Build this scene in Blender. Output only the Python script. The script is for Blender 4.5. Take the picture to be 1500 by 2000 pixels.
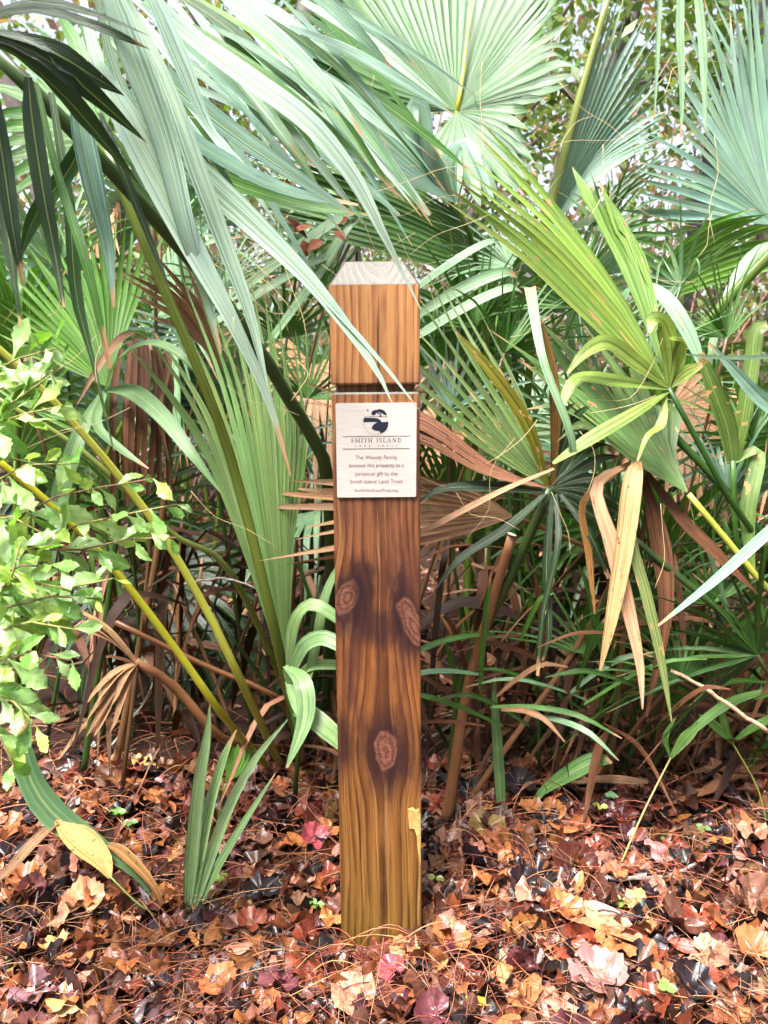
import bpy, math, random
import numpy as np
from mathutils import Vector, Matrix, Euler

for _o in list(bpy.data.objects):
    bpy.data.objects.remove(_o, do_unlink=True)
SC = bpy.context.scene
COL = SC.collection
R = random.Random(11)
RN = np.random.default_rng(11)
PI = math.pi
rad = math.radians

# ------------------------------------------------------------------ camera
FPX = 1511.0                      # focal length in photo pixels (1500 x 2000)
PITCH = rad(10.0)
CAM = np.array([0.0, -1.233, 0.987])
RIGHT = np.array([1.0, 0.0, 0.0])
FWD = np.array([0.0, math.cos(PITCH), -math.sin(PITCH)])
UP = np.array([0.0, math.sin(PITCH), math.cos(PITCH)])
cam_data = bpy.data.cameras.new('camera')
cam_data.sensor_fit = 'VERTICAL'
cam_data.sensor_height = 24.0
cam_data.lens = 24.0 * FPX / 2000.0
cam_data.clip_start = 0.05
cam_data.clip_end = 400.0
cam_data.dof.use_dof = True
cam_data.dof.focus_distance = 1.32
cam_data.dof.aperture_fstop = 5.0
cam = bpy.data.objects.new('camera', cam_data)
cam.location = CAM
cam.rotation_euler = (PI / 2 - PITCH, 0, 0)
COL.objects.link(cam)
SC.camera = cam

# ------------------------------------------------------------------ sky, sun, exposure
SUN_EL, SUN_AZ = rad(64), rad(214)       # azimuth clockwise from +Y: high, from behind the camera and a little left
world = bpy.data.worlds.new('World')
SC.world = world
world.use_nodes = True
_nt = world.node_tree
_bg = _nt.nodes['Background']
_sky = _nt.nodes.new('ShaderNodeTexSky')
_sky.sky_type = 'NISHITA'
_sky.sun_disc = False
_sky.sun_elevation = SUN_EL
_sky.sun_rotation = SUN_AZ
_sky.air_density = 1.0
_sky.dust_density = 4.0
_hs = _nt.nodes.new('ShaderNodeHueSaturation')
_hs.inputs['Saturation'].default_value = 0.55     # thin overcast: the blue is washed out
_nt.links.new(_sky.outputs[0], _hs.inputs['Color'])
_nt.links.new(_hs.outputs[0], _bg.inputs['Color'])
_bg.inputs['Strength'].default_value = 0.05
sun_data = bpy.data.lights.new('sun', 'SUN')
sun_data.energy = 1.5
sun_data.angle = rad(22)
sun_data.color = (1.0, 0.985, 0.96)
sun = bpy.data.objects.new('sun', sun_data)
_d = Vector((math.sin(SUN_AZ) * math.cos(SUN_EL), math.cos(SUN_AZ) * math.cos(SUN_EL), math.sin(SUN_EL)))
sun.rotation_euler = (-_d).to_track_quat('-Z', 'Y').to_euler()
sun.location = _d * 20
COL.objects.link(sun)
SC.view_settings.view_transform = 'Standard'
SC.view_settings.look = 'None'
SC.view_settings.exposure = 3.1
SC.view_settings.gamma = 1.0
SC.view_settings.use_curve_mapping = False
SC.render.engine = 'CYCLES'
SC.cycles.use_denoising = True
try:
    SC.cycles.denoiser = 'OPENIMAGEDENOISE'
    SC.cycles.denoising_input_passes = 'RGB_ALBEDO_NORMAL'
    SC.cycles.denoising_prefilter = 'ACCURATE'
except Exception:
    pass
SC.cycles.max_bounces = 4
SC.cycles.diffuse_bounces = 1
SC.cycles.glossy_bounces = 2
SC.cycles.transmission_bounces = 2
SC.cycles.use_adaptive_sampling = True
SC.cycles.adaptive_threshold = 0.025
SC.cycles.adaptive_min_samples = 24

# ------------------------------------------------------------------ helpers: points
def P(px, py, d):
    """A place seen at photo pixel (px, py), d metres deep."""
    return CAM + RIGHT * ((px - 750.0) / FPX * d) + UP * (-(py - 1000.0) / FPX * d) + FWD * d

def gz(x, y):
    return -0.042 + 0.012 * math.sin(3.1 * x + 1.7 * y) + 0.010 * math.sin(5.3 * x - 4.1 * y + 1.0) + 0.018 * math.sin(1.3 * y + 0.4) * min(1.0, max(0.0, abs(y)))

def G(px, py):
    """Ground point seen at a photo pixel."""
    d = RIGHT * ((px - 750.0) / FPX) + UP * (-(py - 1000.0) / FPX) + FWD
    t = -CAM[2] / d[2]
    p = CAM + d * t
    for _ in range(3):
        t = (gz(p[0], p[1]) - CAM[2]) / d[2]
        p = CAM + d * t
    return p

def depth_of(p):
    return float(np.dot(np.asarray(p) - CAM, FWD))

def catmull(pts, n):
    """Resample a polyline through pts (any number of columns) to n smooth points."""
    p = np.asarray(pts, float)
    if len(p) == 2:
        t = np.linspace(0, 1, n)[:, None]
        return p[0] * (1 - t) + p[1] * t
    ch = np.concatenate([[0], np.cumsum(np.maximum(1e-6, np.linalg.norm(np.diff(p[:, :3], axis=0), axis=1)))])
    ch /= ch[-1]
    e0 = 2 * p[0] - p[1]
    e1 = 2 * p[-1] - p[-2]
    q = np.vstack([e0, p, e1])
    tq = np.concatenate([[-ch[1]], ch, [2 - ch[-2]]])
    out = []
    for t in np.linspace(0, 1, n):
        i = min(len(p) - 2, max(0, int(np.searchsorted(ch, t, side='right') - 1)))
        p0, p1, p2, p3 = q[i:i + 4]
        t0, t1, t2, t3 = tq[i:i + 4]
        m1 = (p2 - p0) / (t2 - t0) * (t2 - t1)
        m2 = (p3 - p1) / (t3 - t1) * (t2 - t1)
        u = (t - t1) / (t2 - t1)
        out.append((2 * u**3 - 3 * u**2 + 1) * p1 + (u**3 - 2 * u**2 + u) * m1 + (-2 * u**3 + 3 * u**2) * p2 + (u**3 - u**2) * m2)
    return np.array(out)

def unit(v):
    n = np.linalg.norm(v)
    return v / n if n > 1e-9 else np.array([0, 0, 1.0])

# ------------------------------------------------------------------ helpers: objects
def link(name, verts, faces, mat=None, parent=None, uvs=None, color=None, smooth=True, origin=None):
    """One mesh object; verts are world coordinates, uvs one pair per vertex."""
    me = bpy.data.meshes.new(name)
    v = np.asarray(verts, float)
    if parent is not None:
        off = np.asarray(WORLD_LOC[parent.name], float)
    else:
        off = np.zeros(3) if origin is None else np.asarray(origin, float)
    me.from_pydata((v - off).tolist(), [], [tuple(int(i) for i in f) for f in faces])
    if uvs is not None:
        uvl = me.uv_layers.new(name='UVMap')
        idx = np.empty(len(me.loops), dtype=np.int32)
        me.loops.foreach_get('vertex_index', idx)
        uvl.data.foreach_set('uv', np.asarray(uvs, np.float32)[idx].ravel())
    if smooth:
        me.polygons.foreach_set('use_smooth', [True] * len(me.polygons))
    if mat:
        me.materials.append(mat)
    o = bpy.data.objects.new(name, me)
    COL.objects.link(o)
    if color is not None:
        o.color = color if len(color) == 4 else (*color, 0.0)
    if parent is not None:
        o.parent = parent
    else:
        o.location = off
    WORLD_LOC[o.name] = tuple(off)
    return o

WORLD_LOC = {}
def thing(name, loc, label, cat, group=None):
    o = bpy.data.objects.new(name, None)
    o.empty_display_size = 0.05
    o.location = loc
    COL.objects.link(o)
    WORLD_LOC[o.name] = tuple(loc)
    return tag(o, label, cat, group)

def tag(o, label=None, cat=None, group=None, kind=None):
    if label: o['label'] = label
    if cat: o['category'] = cat
    if group: o['group'] = group
    if kind: o['kind'] = kind
    return o

def tube_data(pts, radii, sides=8, flat=1.0):
    """Tube along pts; flat < 1 squashes the section."""
    p = np.asarray(pts, float)
    n = len(p)
    rr = np.asarray(radii, float) if np.ndim(radii) else np.full(n, float(radii))
    V, F, UVs = [], [], []
    prev = None
    for i in range(n):
        t = unit(p[min(n - 1, i + 1)] - p[max(0, i - 1)])
        ref = np.array([0, -1.0, 0.2]) if prev is None else prev
        a = ref - t * np.dot(ref, t)
        a = unit(a)
        prev = a
        b = np.cross(t, a)
        for k in range(sides):
            an = 2 * PI * k / sides
            V.append(p[i] + rr[i] * (flat * math.cos(an) * a + math.sin(an) * b))
            UVs.append((k / sides, i / (n - 1)))
    for i in range(n - 1):
        for k in range(sides):
            k2 = (k + 1) % sides
            F.append((i * sides + k, i * sides + k2, (i + 1) * sides + k2, (i + 1) * sides + k))
    F.append(tuple(range(sides))[::-1])
    F.append(tuple((n - 1) * sides + k for k in range(sides)))
    return V, F, UVs

# ------------------------------------------------------------------ materials
class NT:
    def __init__(self, name):
        self.m = bpy.data.materials.new(name)
        self.m.use_nodes = True
        self.t = self.m.node_tree
        self.bsdf = self.t.nodes['Principled BSDF']
        self.out = self.t.nodes['Material Output']
    def n(self, typ, **kw):
        nd = self.t.nodes.new(typ)
        for k, v in kw.items():
            setattr(nd, k, v)
        return nd
    def set(self, sock, v):
        if isinstance(v, bpy.types.NodeSocket):
            self.t.links.new(v, sock)
        elif isinstance(v, (tuple, list)) and len(v) == 3 and sock.type == 'RGBA':
            sock.default_value = (*v, 1)
        else:
            sock.default_value = v
    def math(self, op, a, b=0.0, c=0.0, clamp=False):
        nd = self.n('ShaderNodeMath', operation=op, use_clamp=clamp)
        self.set(nd.inputs[0], a); self.set(nd.inputs[1], b)
        if op in ('MULTIPLY_ADD', 'SMOOTH_MIN', 'COMPARE'): self.set(nd.inputs[2], c)
        return nd.outputs[0]
    def mix(self, f, a, b, blend='MIX'):
        nd = self.n('ShaderNodeMix', data_type='RGBA', blend_type=blend)
        self.set(nd.inputs[0], f); self.set(nd.inputs[6], a); self.set(nd.inputs[7], b)
        return nd.outputs[2]
    def ramp(self, f, stops, interp='LINEAR'):
        nd = self.n('ShaderNodeValToRGB')
        cr = nd.color_ramp
        cr.interpolation = interp
        while len(cr.elements) < len(stops): cr.elements.new(0.5)
        for e, (p, c) in zip(cr.elements, stops):
            e.position = p
            e.color = (*c, 1) if len(c) == 3 else c
        self.set(nd.inputs[0], f)
        return nd.outputs[0]
    def smooth(self, x, lo, hi):
        nd = self.n('ShaderNodeMapRange', interpolation_type='SMOOTHSTEP')
        self.set(nd.inputs[0], x); self.set(nd.inputs[1], lo); self.set(nd.inputs[2], hi)
        return nd.outputs[0]
    def xyz(self, v):
        nd = self.n('ShaderNodeSeparateXYZ'); self.set(nd.inputs[0], v); return nd.outputs
    def vec(self, x, y, z):
        nd = self.n('ShaderNodeCombineXYZ')
        self.set(nd.inputs[0], x); self.set(nd.inputs[1], y); self.set(nd.inputs[2], z)
        return nd.outputs[0]
    def noise(self, v, scale=5.0, detail=3.0, rough=0.55, dist=0.0):
        nd = self.n('ShaderNodeTexNoise')
        self.set(nd.inputs['Vector'], v)
        nd.inputs['Scale'].default_value = scale
        nd.inputs['Detail'].default_value = detail
        nd.inputs['Roughness'].default_value = rough
        nd.inputs['Distortion'].default_value = dist
        return nd.outputs[0]
    def bump(self, h, strength=0.3, dist=0.002):
        nd = self.n('ShaderNodeBump')
        nd.inputs['Strength'].default_value = strength
        nd.inputs['Distance'].default_value = dist
        self.set(nd.inputs['Height'], h)
        self.set(self.bsdf.inputs['Normal'], nd.outputs[0])
        return nd.outputs[0]
    def base(self, c, rough=0.5, spec=0.5):
        self.set(self.bsdf.inputs['Base Color'], c)
        self.set(self.bsdf.inputs['Roughness'], rough)
        self.set(self.bsdf.inputs['Specular IOR Level'], spec)
    def translucent(self, c, amount):
        tr = self.n('ShaderNodeBsdfTranslucent')
        self.set(tr.inputs['Color'], c)
        mx = self.n('ShaderNodeMixShader')
        mx.inputs[0].default_value = amount
        self.t.links.new(self.bsdf.outputs[0], mx.inputs[1])
        self.t.links.new(tr.outputs[0], mx.inputs[2])
        self.t.links.new(mx.outputs[0], self.out.inputs['Surface'])

def mat_leaflet(name, dead=False):
    """Palm leaflet: colour from the object, veins along the blade, dried tip and rust spots."""
    k = NT(name)
    oi = k.n('ShaderNodeObjectInfo')
    uv = k.n('ShaderNodeUVMap').outputs[0]
    u, v, _ = k.xyz(uv)
    rnd = oi.outputs['Random']
    off = k.math('MULTIPLY', rnd, 37.0)
    vein = k.noise(k.vec(k.math('ADD', k.math('MULTIPLY', u, 26.0), off), k.math('MULTIPLY', v, 0.7), off), 1.0, 3.0, 0.7)
    rib = k.noise(k.vec(k.math('ADD', k.math('MULTIPLY', u, 9.0), off), k.math('MULTIPLY', v, 0.25), off), 1.0, 1.0, 0.5)
    patch = k.noise(k.vec(k.math('MULTIPLY', u, 1.5), k.math('ADD', k.math('MULTIPLY', v, 5.0), off), off), 1.0, 4.0, 0.6)
    base = oi.outputs['Color']
    c = k.mix(1.0, base, k.ramp(vein, [(0.3, (0.5, 0.56, 0.48)), (0.52, (1, 1, 1)), (0.72, (1.4, 1.35, 1.35))]), 'MULTIPLY')
    c = k.mix(1.0, c, k.ramp(patch, [(0.3, (0.75, 0.8, 0.78)), (0.7, (1.25, 1.2, 1.1))]), 'MULTIPLY')
    c = k.mix(1.0, c, k.ramp(rib, [(0.34, (0.55, 0.6, 0.55)), (0.46, (1, 1, 1)), (0.58, (1.05, 1.05, 1.05)), (0.70, (1.4, 1.35, 1.4))]), 'MULTIPLY')
    if not dead:
        # pale midrib line
        mid = k.math('ABSOLUTE', k.math('SUBTRACT', u, 0.5))
        c = k.mix(k.math('MULTIPLY', k.math('SUBTRACT', 1.0, k.smooth(mid, 0.015, 0.05)), 0.45), c, (0.30, 0.36, 0.10))
        # dried tip
        tipn = k.math('ADD', v, k.math('MULTIPLY', k.math('SUBTRACT', patch, 0.5), 0.25))
        lim = k.math('SUBTRACT', 1.06, k.math('MULTIPLY', rnd, 0.16))
        dry = k.smooth(tipn, k.math('SUBTRACT', lim, 0.05), lim)
        c = k.mix(dry, c, (0.42, 0.24, 0.12))
        # rust spots, amount in the object colour's alpha
        sp = k.noise(k.vec(k.math('ADD', k.math('MULTIPLY', u, 1.6), off), k.math('MULTIPLY', v, 13.0), off), 1.0, 2.0, 0.5)
        amt = k.math('MULTIPLY', oi.outputs['Alpha'], 0.17)
        spot = k.smooth(k.math('ADD', sp, amt), 0.80, 0.84)
        c = k.mix(spot, c, (0.50, 0.26, 0.11))
        rough = k.math('ADD', 0.20, k.math('MULTIPLY', patch, 0.25))
    else:
        blot = k.noise(k.vec(k.math('ADD', k.math('MULTIPLY', u, 4.0), off), k.math('MULTIPLY', v, 16.0), off), 1.0, 4.0, 0.65)
        c = k.mix(k.smooth(blot, 0.58, 0.70), c, (0.045, 0.022, 0.014))
        rough = 0.55
    k.base(c, rough, 0.5 if not dead else 0.2)
    k.bump(k.math('ADD', vein, rib), 0.55, 0.0016)
    tc = k.mix(1.0, c, (1.15, 1.3, 0.6) if not dead else (1.1, 0.8, 0.5), 'MULTIPLY')
    k.translucent(tc, 0.22 if not dead else 0.12)
    return k.m

def mat_petiole(name='petiole'):
    k = NT(name)
    oi = k.n('ShaderNodeObjectInfo')
    u, v, _ = k.xyz(k.n('ShaderNodeUVMap').outputs[0])
    off = k.math('MULTIPLY', oi.outputs['Random'], 31.0)
    s = k.noise(k.vec(k.math('MULTIPLY', u, 14.0), k.math('ADD', k.math('MULTIPLY', v, 2.0), off), off), 1.0, 4.0, 0.65)
    b = k.noise(k.vec(k.math('MULTIPLY', u, 3.0), k.math('ADD', k.math('MULTIPLY', v, 30.0), off), off), 1.0, 4.0, 0.7)
    c = k.mix(1.0, oi.outputs['Color'], k.ramp(s, [(0.3, (0.6, 0.6, 0.55)), (0.7, (1.35, 1.3, 1.1))]), 'MULTIPLY')
    c = k.mix(k.math('MULTIPLY', k.smooth(b, 0.6, 0.72), oi.outputs['Alpha']), c, (0.05, 0.025, 0.015))
    k.base(c, 0.38, 0.5)
    k.bump(s, 0.3, 0.001)
    return k.m

M_LEAF = mat_leaflet('palm_leaflet')
M_DEAD = mat_leaflet('dry_palm_leaflet', True)
M_PET = mat_petiole()

def mat_litter(name, attr):
    """Fallen leaf, wet: tint per leaf, palmate veins, blotches and thin gloss."""
    k = NT(name)
    if attr:
        at = k.n('ShaderNodeAttribute'); at.attribute_name = 'tint'
        base = at.outputs['Color']
        off = k.math('MULTIPLY', k.xyz(base)[1], 91.0)
    else:
        oi = k.n('ShaderNodeObjectInfo')
        base = oi.outputs['Color']
        off = k.math('MULTIPLY', oi.outputs['Random'], 53.0)
    uv = k.n('ShaderNodeUVMap').outputs[0]
    u, v, _ = k.xyz(uv)
    x = k.math('SUBTRACT', u, 0.5); y = k.math('SUBTRACT', v, 0.25)
    an = k.math('ARCTAN2', x, y)
    rr = k.math('SQRT', k.math('ADD', k.math('MULTIPLY', x, x), k.math('MULTIPLY', y, y)))
    main = k.math('ABSOLUTE', k.math('SINE', k.math('MULTIPLY', an, 2.5)))
    vein = k.math('SUBTRACT', 1.0, k.smooth(k.math('MULTIPLY', main, rr), 0.0, 0.03))
    fine = k.noise(k.vec(k.math('ADD', u, off), v, off), 9.0, 5.0, 0.65)
    blot = k.noise(k.vec(k.math('ADD', u, off), k.math('ADD', v, 7.0), off), 2.6, 3.0, 0.6)
    c = k.mix(1.0, base, k.ramp(fine, [(0.28, (0.5, 0.45, 0.45)), (0.5, (1, 1, 1)), (0.75, (1.45, 1.35, 1.3))]), 'MULTIPLY')
    c = k.mix(k.math('MULTIPLY', k.smooth(blot, 0.52, 0.72), 0.65), c, k.mix(1.0, base, (0.35, 0.22, 0.25), 'MULTIPLY'))
    c = k.mix(k.math('MULTIPLY', vein, 0.35), c, k.mix(1.0, base, (0.45, 0.35, 0.35), 'MULTIPLY'))
    k.base(c, k.math('ADD', 0.13, k.math('MULTIPLY', blot, 0.38)), 0.45)
    k.bump(k.math('ADD', k.math('MULTIPLY', vein, -0.7), fine), 0.5, 0.002)
    return k.m
M_LITTER = mat_litter('fallen_leaf', False)
M_LITTER_S = mat_litter('fallen_leaf_mass', True)

def mat_plain(name, rough=0.6, attr='tint', var=0.35, scale=60.0, translucent=0.0):
    k = NT(name)
    if attr == 'object':
        base = k.n('ShaderNodeObjectInfo').outputs['Color']
    else:
        at = k.n('ShaderNodeAttribute'); at.attribute_name = attr
        base = at.outputs['Color']
    tc = k.n('ShaderNodeTexCoord').outputs['Object']
    nz = k.noise(tc, scale, 4.0, 0.6)
    c = k.mix(1.0, base, k.ramp(nz, [(0.3, (1 - var,) * 3), (0.7, (1 + var,) * 3)]), 'MULTIPLY')
    k.base(c, rough, 0.5)
    k.bump(nz, 0.3, 0.002)
    if translucent:
        k.translucent(k.mix(1.0, c, (1.3, 1.35, 0.6), 'MULTIPLY'), translucent)
    return k.m
M_NEEDLE = mat_plain('pine_needle', 0.42)
M_TWIG = mat_plain('twig_bark', 0.7, 'object', 0.5, 120.0)
M_SMALL = mat_plain('small_leaf', 0.30, 'object', 0.25, 40.0, 0.28)
M_SMALL_S = mat_plain('small_leaf_mass', 0.35, 'tint', 0.25, 30.0, 0.35)
M_BARK_S = mat_plain('stem_mass', 0.75, 'tint', 0.4, 40.0)
M_BARK = mat_plain('tree_bark', 0.85, 'object', 0.6, 14.0)

# ------------------------------------------------------------------ ground
def build_ground():
    k = NT('damp_soil')
    tc = k.n('ShaderNodeTexCoord').outputs['Object']
    n1 = k.noise(tc, 34.0, 6.0, 0.65)
    n2 = k.noise(tc, 3.0, 4.0, 0.6)
    c = k.ramp(n1, [(0.3, (0.006, 0.004, 0.004)), (0.5, (0.022, 0.010, 0.007)), (0.68, (0.06, 0.025, 0.014)), (0.8, (0.11, 0.05, 0.03))])
    c = k.mix(k.math('MULTIPLY', n2, 0.5), c, (0.04, 0.02, 0.014))
    k.base(c, 0.6, 0.2)
    k.bump(n1, 0.8, 0.01)
    xs = np.concatenate([np.linspace(-200, -6, 9), np.linspace(-5, 5, 81), np.linspace(6, 200, 9)])
    ys = np.concatenate([np.linspace(-60, -4, 7), np.linspace(-3, 6, 73), np.linspace(7, 200, 9)])
    V = [(x, y, gz(x, y) if abs(x) < 5.5 and -3.5 < y < 6.5 else 0.0) for y in ys for x in xs]
    nx = len(xs)
    F = [(j * nx + i, j * nx + i + 1, (j + 1) * nx + i + 1, (j + 1) * nx + i) for j in range(len(ys) - 1) for i in range(nx - 1)]
    tag(link('ground', V, F, k.m), kind='structure')
build_ground()

# ------------------------------------------------------------------ post
POST_X = -0.0046
LEAN = rad(0.53)
def face(px, py, y=0.0):
    """Post coordinates (x, z) of a photo pixel on the plane y."""
    b = -(py - 1000.0) / FPX
    dy = math.cos(PITCH) + b * math.sin(PITCH)
    dz = -math.sin(PITCH) + b * math.cos(PITCH)
    t = (y - CAM[1]) / dy
    z = CAM[2] + t * dz
    x = (px - 750.0) / FPX * t
    return x - POST_X + math.tan(LEAN) * z, z

def mat_wood():
    k = NT('wet_pine_lumber')
    tc = k.n('ShaderNodeTexCoord').outputs['Object']
    x, y, z = k.xyz(tc)
    knots = []
    for px, py, rx, rz in ((678, 1168, 0.022, 0.034), (808, 1222, 0.020, 0.052), (754, 1464, 0.024, 0.039), (660, 1452, 0.014, 0.03), (735, 1225, 0.028, 0.020), (712, 1150, 0.012, 0.03)):
        a, b = face(px, py)
        knots.append((a, b, rx, rz))
    lowf = k.noise(k.vec(k.math('MULTIPLY', x, 9.0), k.math('MULTIPLY', y, 9.0), k.math('MULTIPLY', z, 2.6)), 1.0, 2.0, 0.5)
    midf = k.noise(k.vec(k.math('MULTIPLY', x, 60.0), k.math('MULTIPLY', y, 60.0), k.math('MULTIPLY', z, 5.0)), 1.0, 3.0, 0.6)
    xx = k.math('ADD', x, k.math('MULTIPLY', k.math('SUBTRACT', lowf, 0.5), 0.026))
    dl = []
    wob = k.noise(tc, 55.0, 3.0, 0.6)
    warp = k.noise(tc, 24.0, 2.0, 0.5)
    for (kx, kz, rx, rz) in knots:
        shear = (-0.30, 0.36, 0.0)[len(dl)] if len(dl) < 3 else 0.0
        dx = k.math('DIVIDE', k.math('ADD', k.math('SUBTRACT', x, kx), k.math('MULTIPLY', k.math('SUBTRACT', z, kz), shear)), rx)
        dz = k.math('DIVIDE', k.math('SUBTRACT', z, kz), rz)
        d2 = k.math('ADD', k.math('MULTIPLY', dx, dx), k.math('MULTIPLY', dz, dz))
        e = k.math('EXPONENT', k.math('MULTIPLY', d2, -0.28)) if len(dl) < 3 else 0.0
        xx = k.math('SUBTRACT', xx, k.math('MULTIPLY', k.math('MULTIPLY', dx, rx * 0.8), e))
        dl.append(k.math('ADD', k.math('SQRT', d2), k.math('ADD', k.math('MULTIPLY', k.math('SUBTRACT', wob, 0.5), 0.35), k.math('MULTIPLY', k.math('SUBTRACT', warp, 0.5), 0.9))))
    X0, Y0, SP = 0.006, 0.036, 0.0098
    ax = k.math('SUBTRACT', xx, X0); ay = k.math('SUBTRACT', y, Y0)
    r = k.math('SQRT', k.math('ADD', k.math('MULTIPLY', ax, ax), k.math('MULTIPLY', ay, ay)))
    r = k.math('ADD', r, k.math('MULTIPLY', k.math('SUBTRACT', midf, 0.5), 0.0045))
    f = k.math('FRACT', k.math('DIVIDE', r, SP))
    late = k.ramp(f, [(0.0, (0.05,) * 3), (0.30, (0.12,) * 3), (0.62, (0.75,) * 3), (0.82, (1, 1, 1)), (0.95, (0.15,) * 3), (1.0, (0.05,) * 3)])
    fiber = k.noise(k.vec(k.math('MULTIPLY', x, 520.0), k.math('MULTIPLY', y, 520.0), k.math('MULTIPLY', z, 9.0)), 1.0, 4.0, 0.7)
    h = k.math('ADD', k.math('DIVIDE', z, 1.16), k.math('MULTIPLY', k.math('SUBTRACT', midf, 0.5), 0.10))
    early = k.ramp(h, [(0.0, (0.185, 0.100, 0.020)), (0.16, (0.22, 0.094, 0.021)), (0.38, (0.24, 0.086, 0.022)), (0.52, (0.235, 0.080, 0.025)), (0.70, (0.215, 0.080, 0.034)), (0.83, (0.31, 0.135, 0.052)), (0.87, (0.42, 0.195, 0.066)), (1.0, (0.45, 0.215, 0.078))])
    dark = k.ramp(h, [(0.0, (0.042, 0.016, 0.004)), (0.2, (0.048, 0.014, 0.004)), (0.5, (0.058, 0.016, 0.006)), (0.70, (0.062, 0.018, 0.009)), (0.84, (0.13, 0.042, 0.017)), (0.88, (0.20, 0.062, 0.022)), (1.0, (0.22, 0.074, 0.026))])
    lsoft = k.noise(k.vec(k.math('MULTIPLY', x, 25.0), y, k.math('MULTIPLY', z, 7.0)), 1.0, 3.0, 0.6)
    late = k.math('MULTIPLY', late, k.smooth(lsoft, 0.18, 0.58))
    fine = k.noise(k.vec(k.math('MULTIPLY', xx, 330.0), k.math('MULTIPLY', y, 330.0), k.math('MULTIPLY', z, 3.0)), 1.0, 3.0, 0.6)
    late = k.math('ADD', k.math('MULTIPLY', late, 0.85), k.math('MULTIPLY', k.smooth(fine, 0.48, 0.72), 0.42), clamp=True)
    c = k.mix(late, early, dark)
    c = k.mix(1.0, c, k.ramp(fiber, [(0.28, (0.62, 0.58, 0.55)), (0.5, (1, 1, 1)), (0.74, (1.35, 1.35, 1.35))]), 'MULTIPLY')
    # damp stains in the middle
    st = k.noise(k.vec(k.math('MULTIPLY', x, 16.0), y, k.math('MULTIPLY', z, 4.0)), 1.0, 4.0, 0.65)
    band = k.math('MULTIPLY', k.smooth(h, 0.12, 0.35), k.math('SUBTRACT', 1.0, k.smooth(h, 0.76, 0.85)))
    c = k.mix(k.math('MULTIPLY', k.math('MULTIPLY', k.smooth(st, 0.44, 0.64), band), 0.76), c, (0.055, 0.018, 0.012))
    # light drying lines along the grain
    ln = k.noise(k.vec(k.math('MULTIPLY', xx, 130.0), 3.0, k.math('MULTIPLY', z, 2.2)), 1.0, 2.0, 0.5)
    c = k.mix(k.math('MULTIPLY', k.smooth(ln, 0.60, 0.66), 0.55), c, (0.33, 0.17, 0.06))
    ck = k.noise(k.vec(k.math('MULTIPLY', xx, 150.0), 9.0, k.math('MULTIPLY', z, 1.6)), 1.0, 2.0, 0.5)
    c = k.mix(k.math('MULTIPLY', k.smooth(ck, 0.68, 0.71), 0.8), c, (0.018, 0.008, 0.004))
    # resin halo and knots
    fiber2 = k.noise(tc, 240.0, 4.0, 0.65)
    hz = k.noise(k.vec(k.math('MULTIPLY', x, 40.0), y, k.math('MULTIPLY', z, 14.0)), 1.0, 4.0, 0.65)
    for i, d in enumerate(dl):
        dn = k.math('ADD', d, k.math('MULTIPLY', k.math('SUBTRACT', hz, 0.5), 2.2))
        halo = k.math('MULTIPLY', k.math('SUBTRACT', 1.0, k.smooth(dn, 0.8, 2.5 if i != 2 else 3.0)), 0.94 if i < 3 else 0.75)
        c = k.mix(halo, c, (0.020, 0.006, 0.008))
        rings = k.math('SINE', k.math('MULTIPLY', d, 17.0))
        kc = k.ramp(k.math('MULTIPLY_ADD', rings, 0.12, k.math('MULTIPLY_ADD', k.math('SUBTRACT', fiber2, 0.5), 1.1, 0.5)), [(0.22, (0.035, 0.011, 0.009)), (0.5, (0.13, 0.046, 0.028)), (0.8, (0.24, 0.105, 0.065))])
        if i < 3:
            c = k.mix(k.math('SUBTRACT', 1.0, k.smooth(d, 0.70, 1.02)), c, kc)
    # weathered end grain on the top facets
    nz = k.xyz(k.n('ShaderNodeNewGeometry').outputs['Normal'])[2]
    eg = k.mix(k.math('MULTIPLY', late, 0.35), (0.088, 0.070, 0.048), (0.050, 0.039, 0.028))
    eg = k.mix(k.smooth(k.noise(tc, 26.0, 4.0, 0.6), 0.5, 0.75), eg, (0.066, 0.060, 0.058))
    c = k.mix(k.smooth(nz, 0.25, 0.5), c, eg)
    k.base(c, k.math('ADD', 0.33, k.math('MULTIPLY', fiber, 0.25)), 0.4)
    k.bump(k.math('ADD', k.math('MULTIPLY', fiber, 0.5), k.math('MULTIPLY', late, 0.5)), 0.35, 0.0012)
    return k.m

M_WOOD = mat_wood()
def lathe_square(levels, bev=0.0035, y0=0.0):
    """Square prism from levels (half width x, depth front, depth back, z) with rounded arrises."""
    V, F = [], []
    for (hw, f, b, z) in levels:
        bb = bev
        for (cx, cy, sx, sy) in ((hw, f, 1, -1), (hw, b, 1, 1), (-hw, b, -1, 1), (-hw, f, -1, -1)):
            if sx * sy < 0:
                q = [(cx - sx * bb, cy), (cx - sx * bb * .3, cy - sy * bb * .3), (cx, cy - sy * bb)]
            else:
                q = [(cx, cy - sy * bb), (cx - sx * bb * .3, cy - sy * bb * .3), (cx - sx * bb, cy)]
            V += [(x, y + y0, z) for x, y in q]
    m = 12
    for i in range(len(levels) - 1):
        for k in range(m):
            F.append((i * m + k, i * m + (k + 1) % m, (i + 1) * m + (k + 1) % m, (i + 1) * m + k))
    F.append(tuple(range(m))[::-1]); F.append(tuple((len(levels) - 1) * m + k for k in range(m)))
    return V, F

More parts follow.
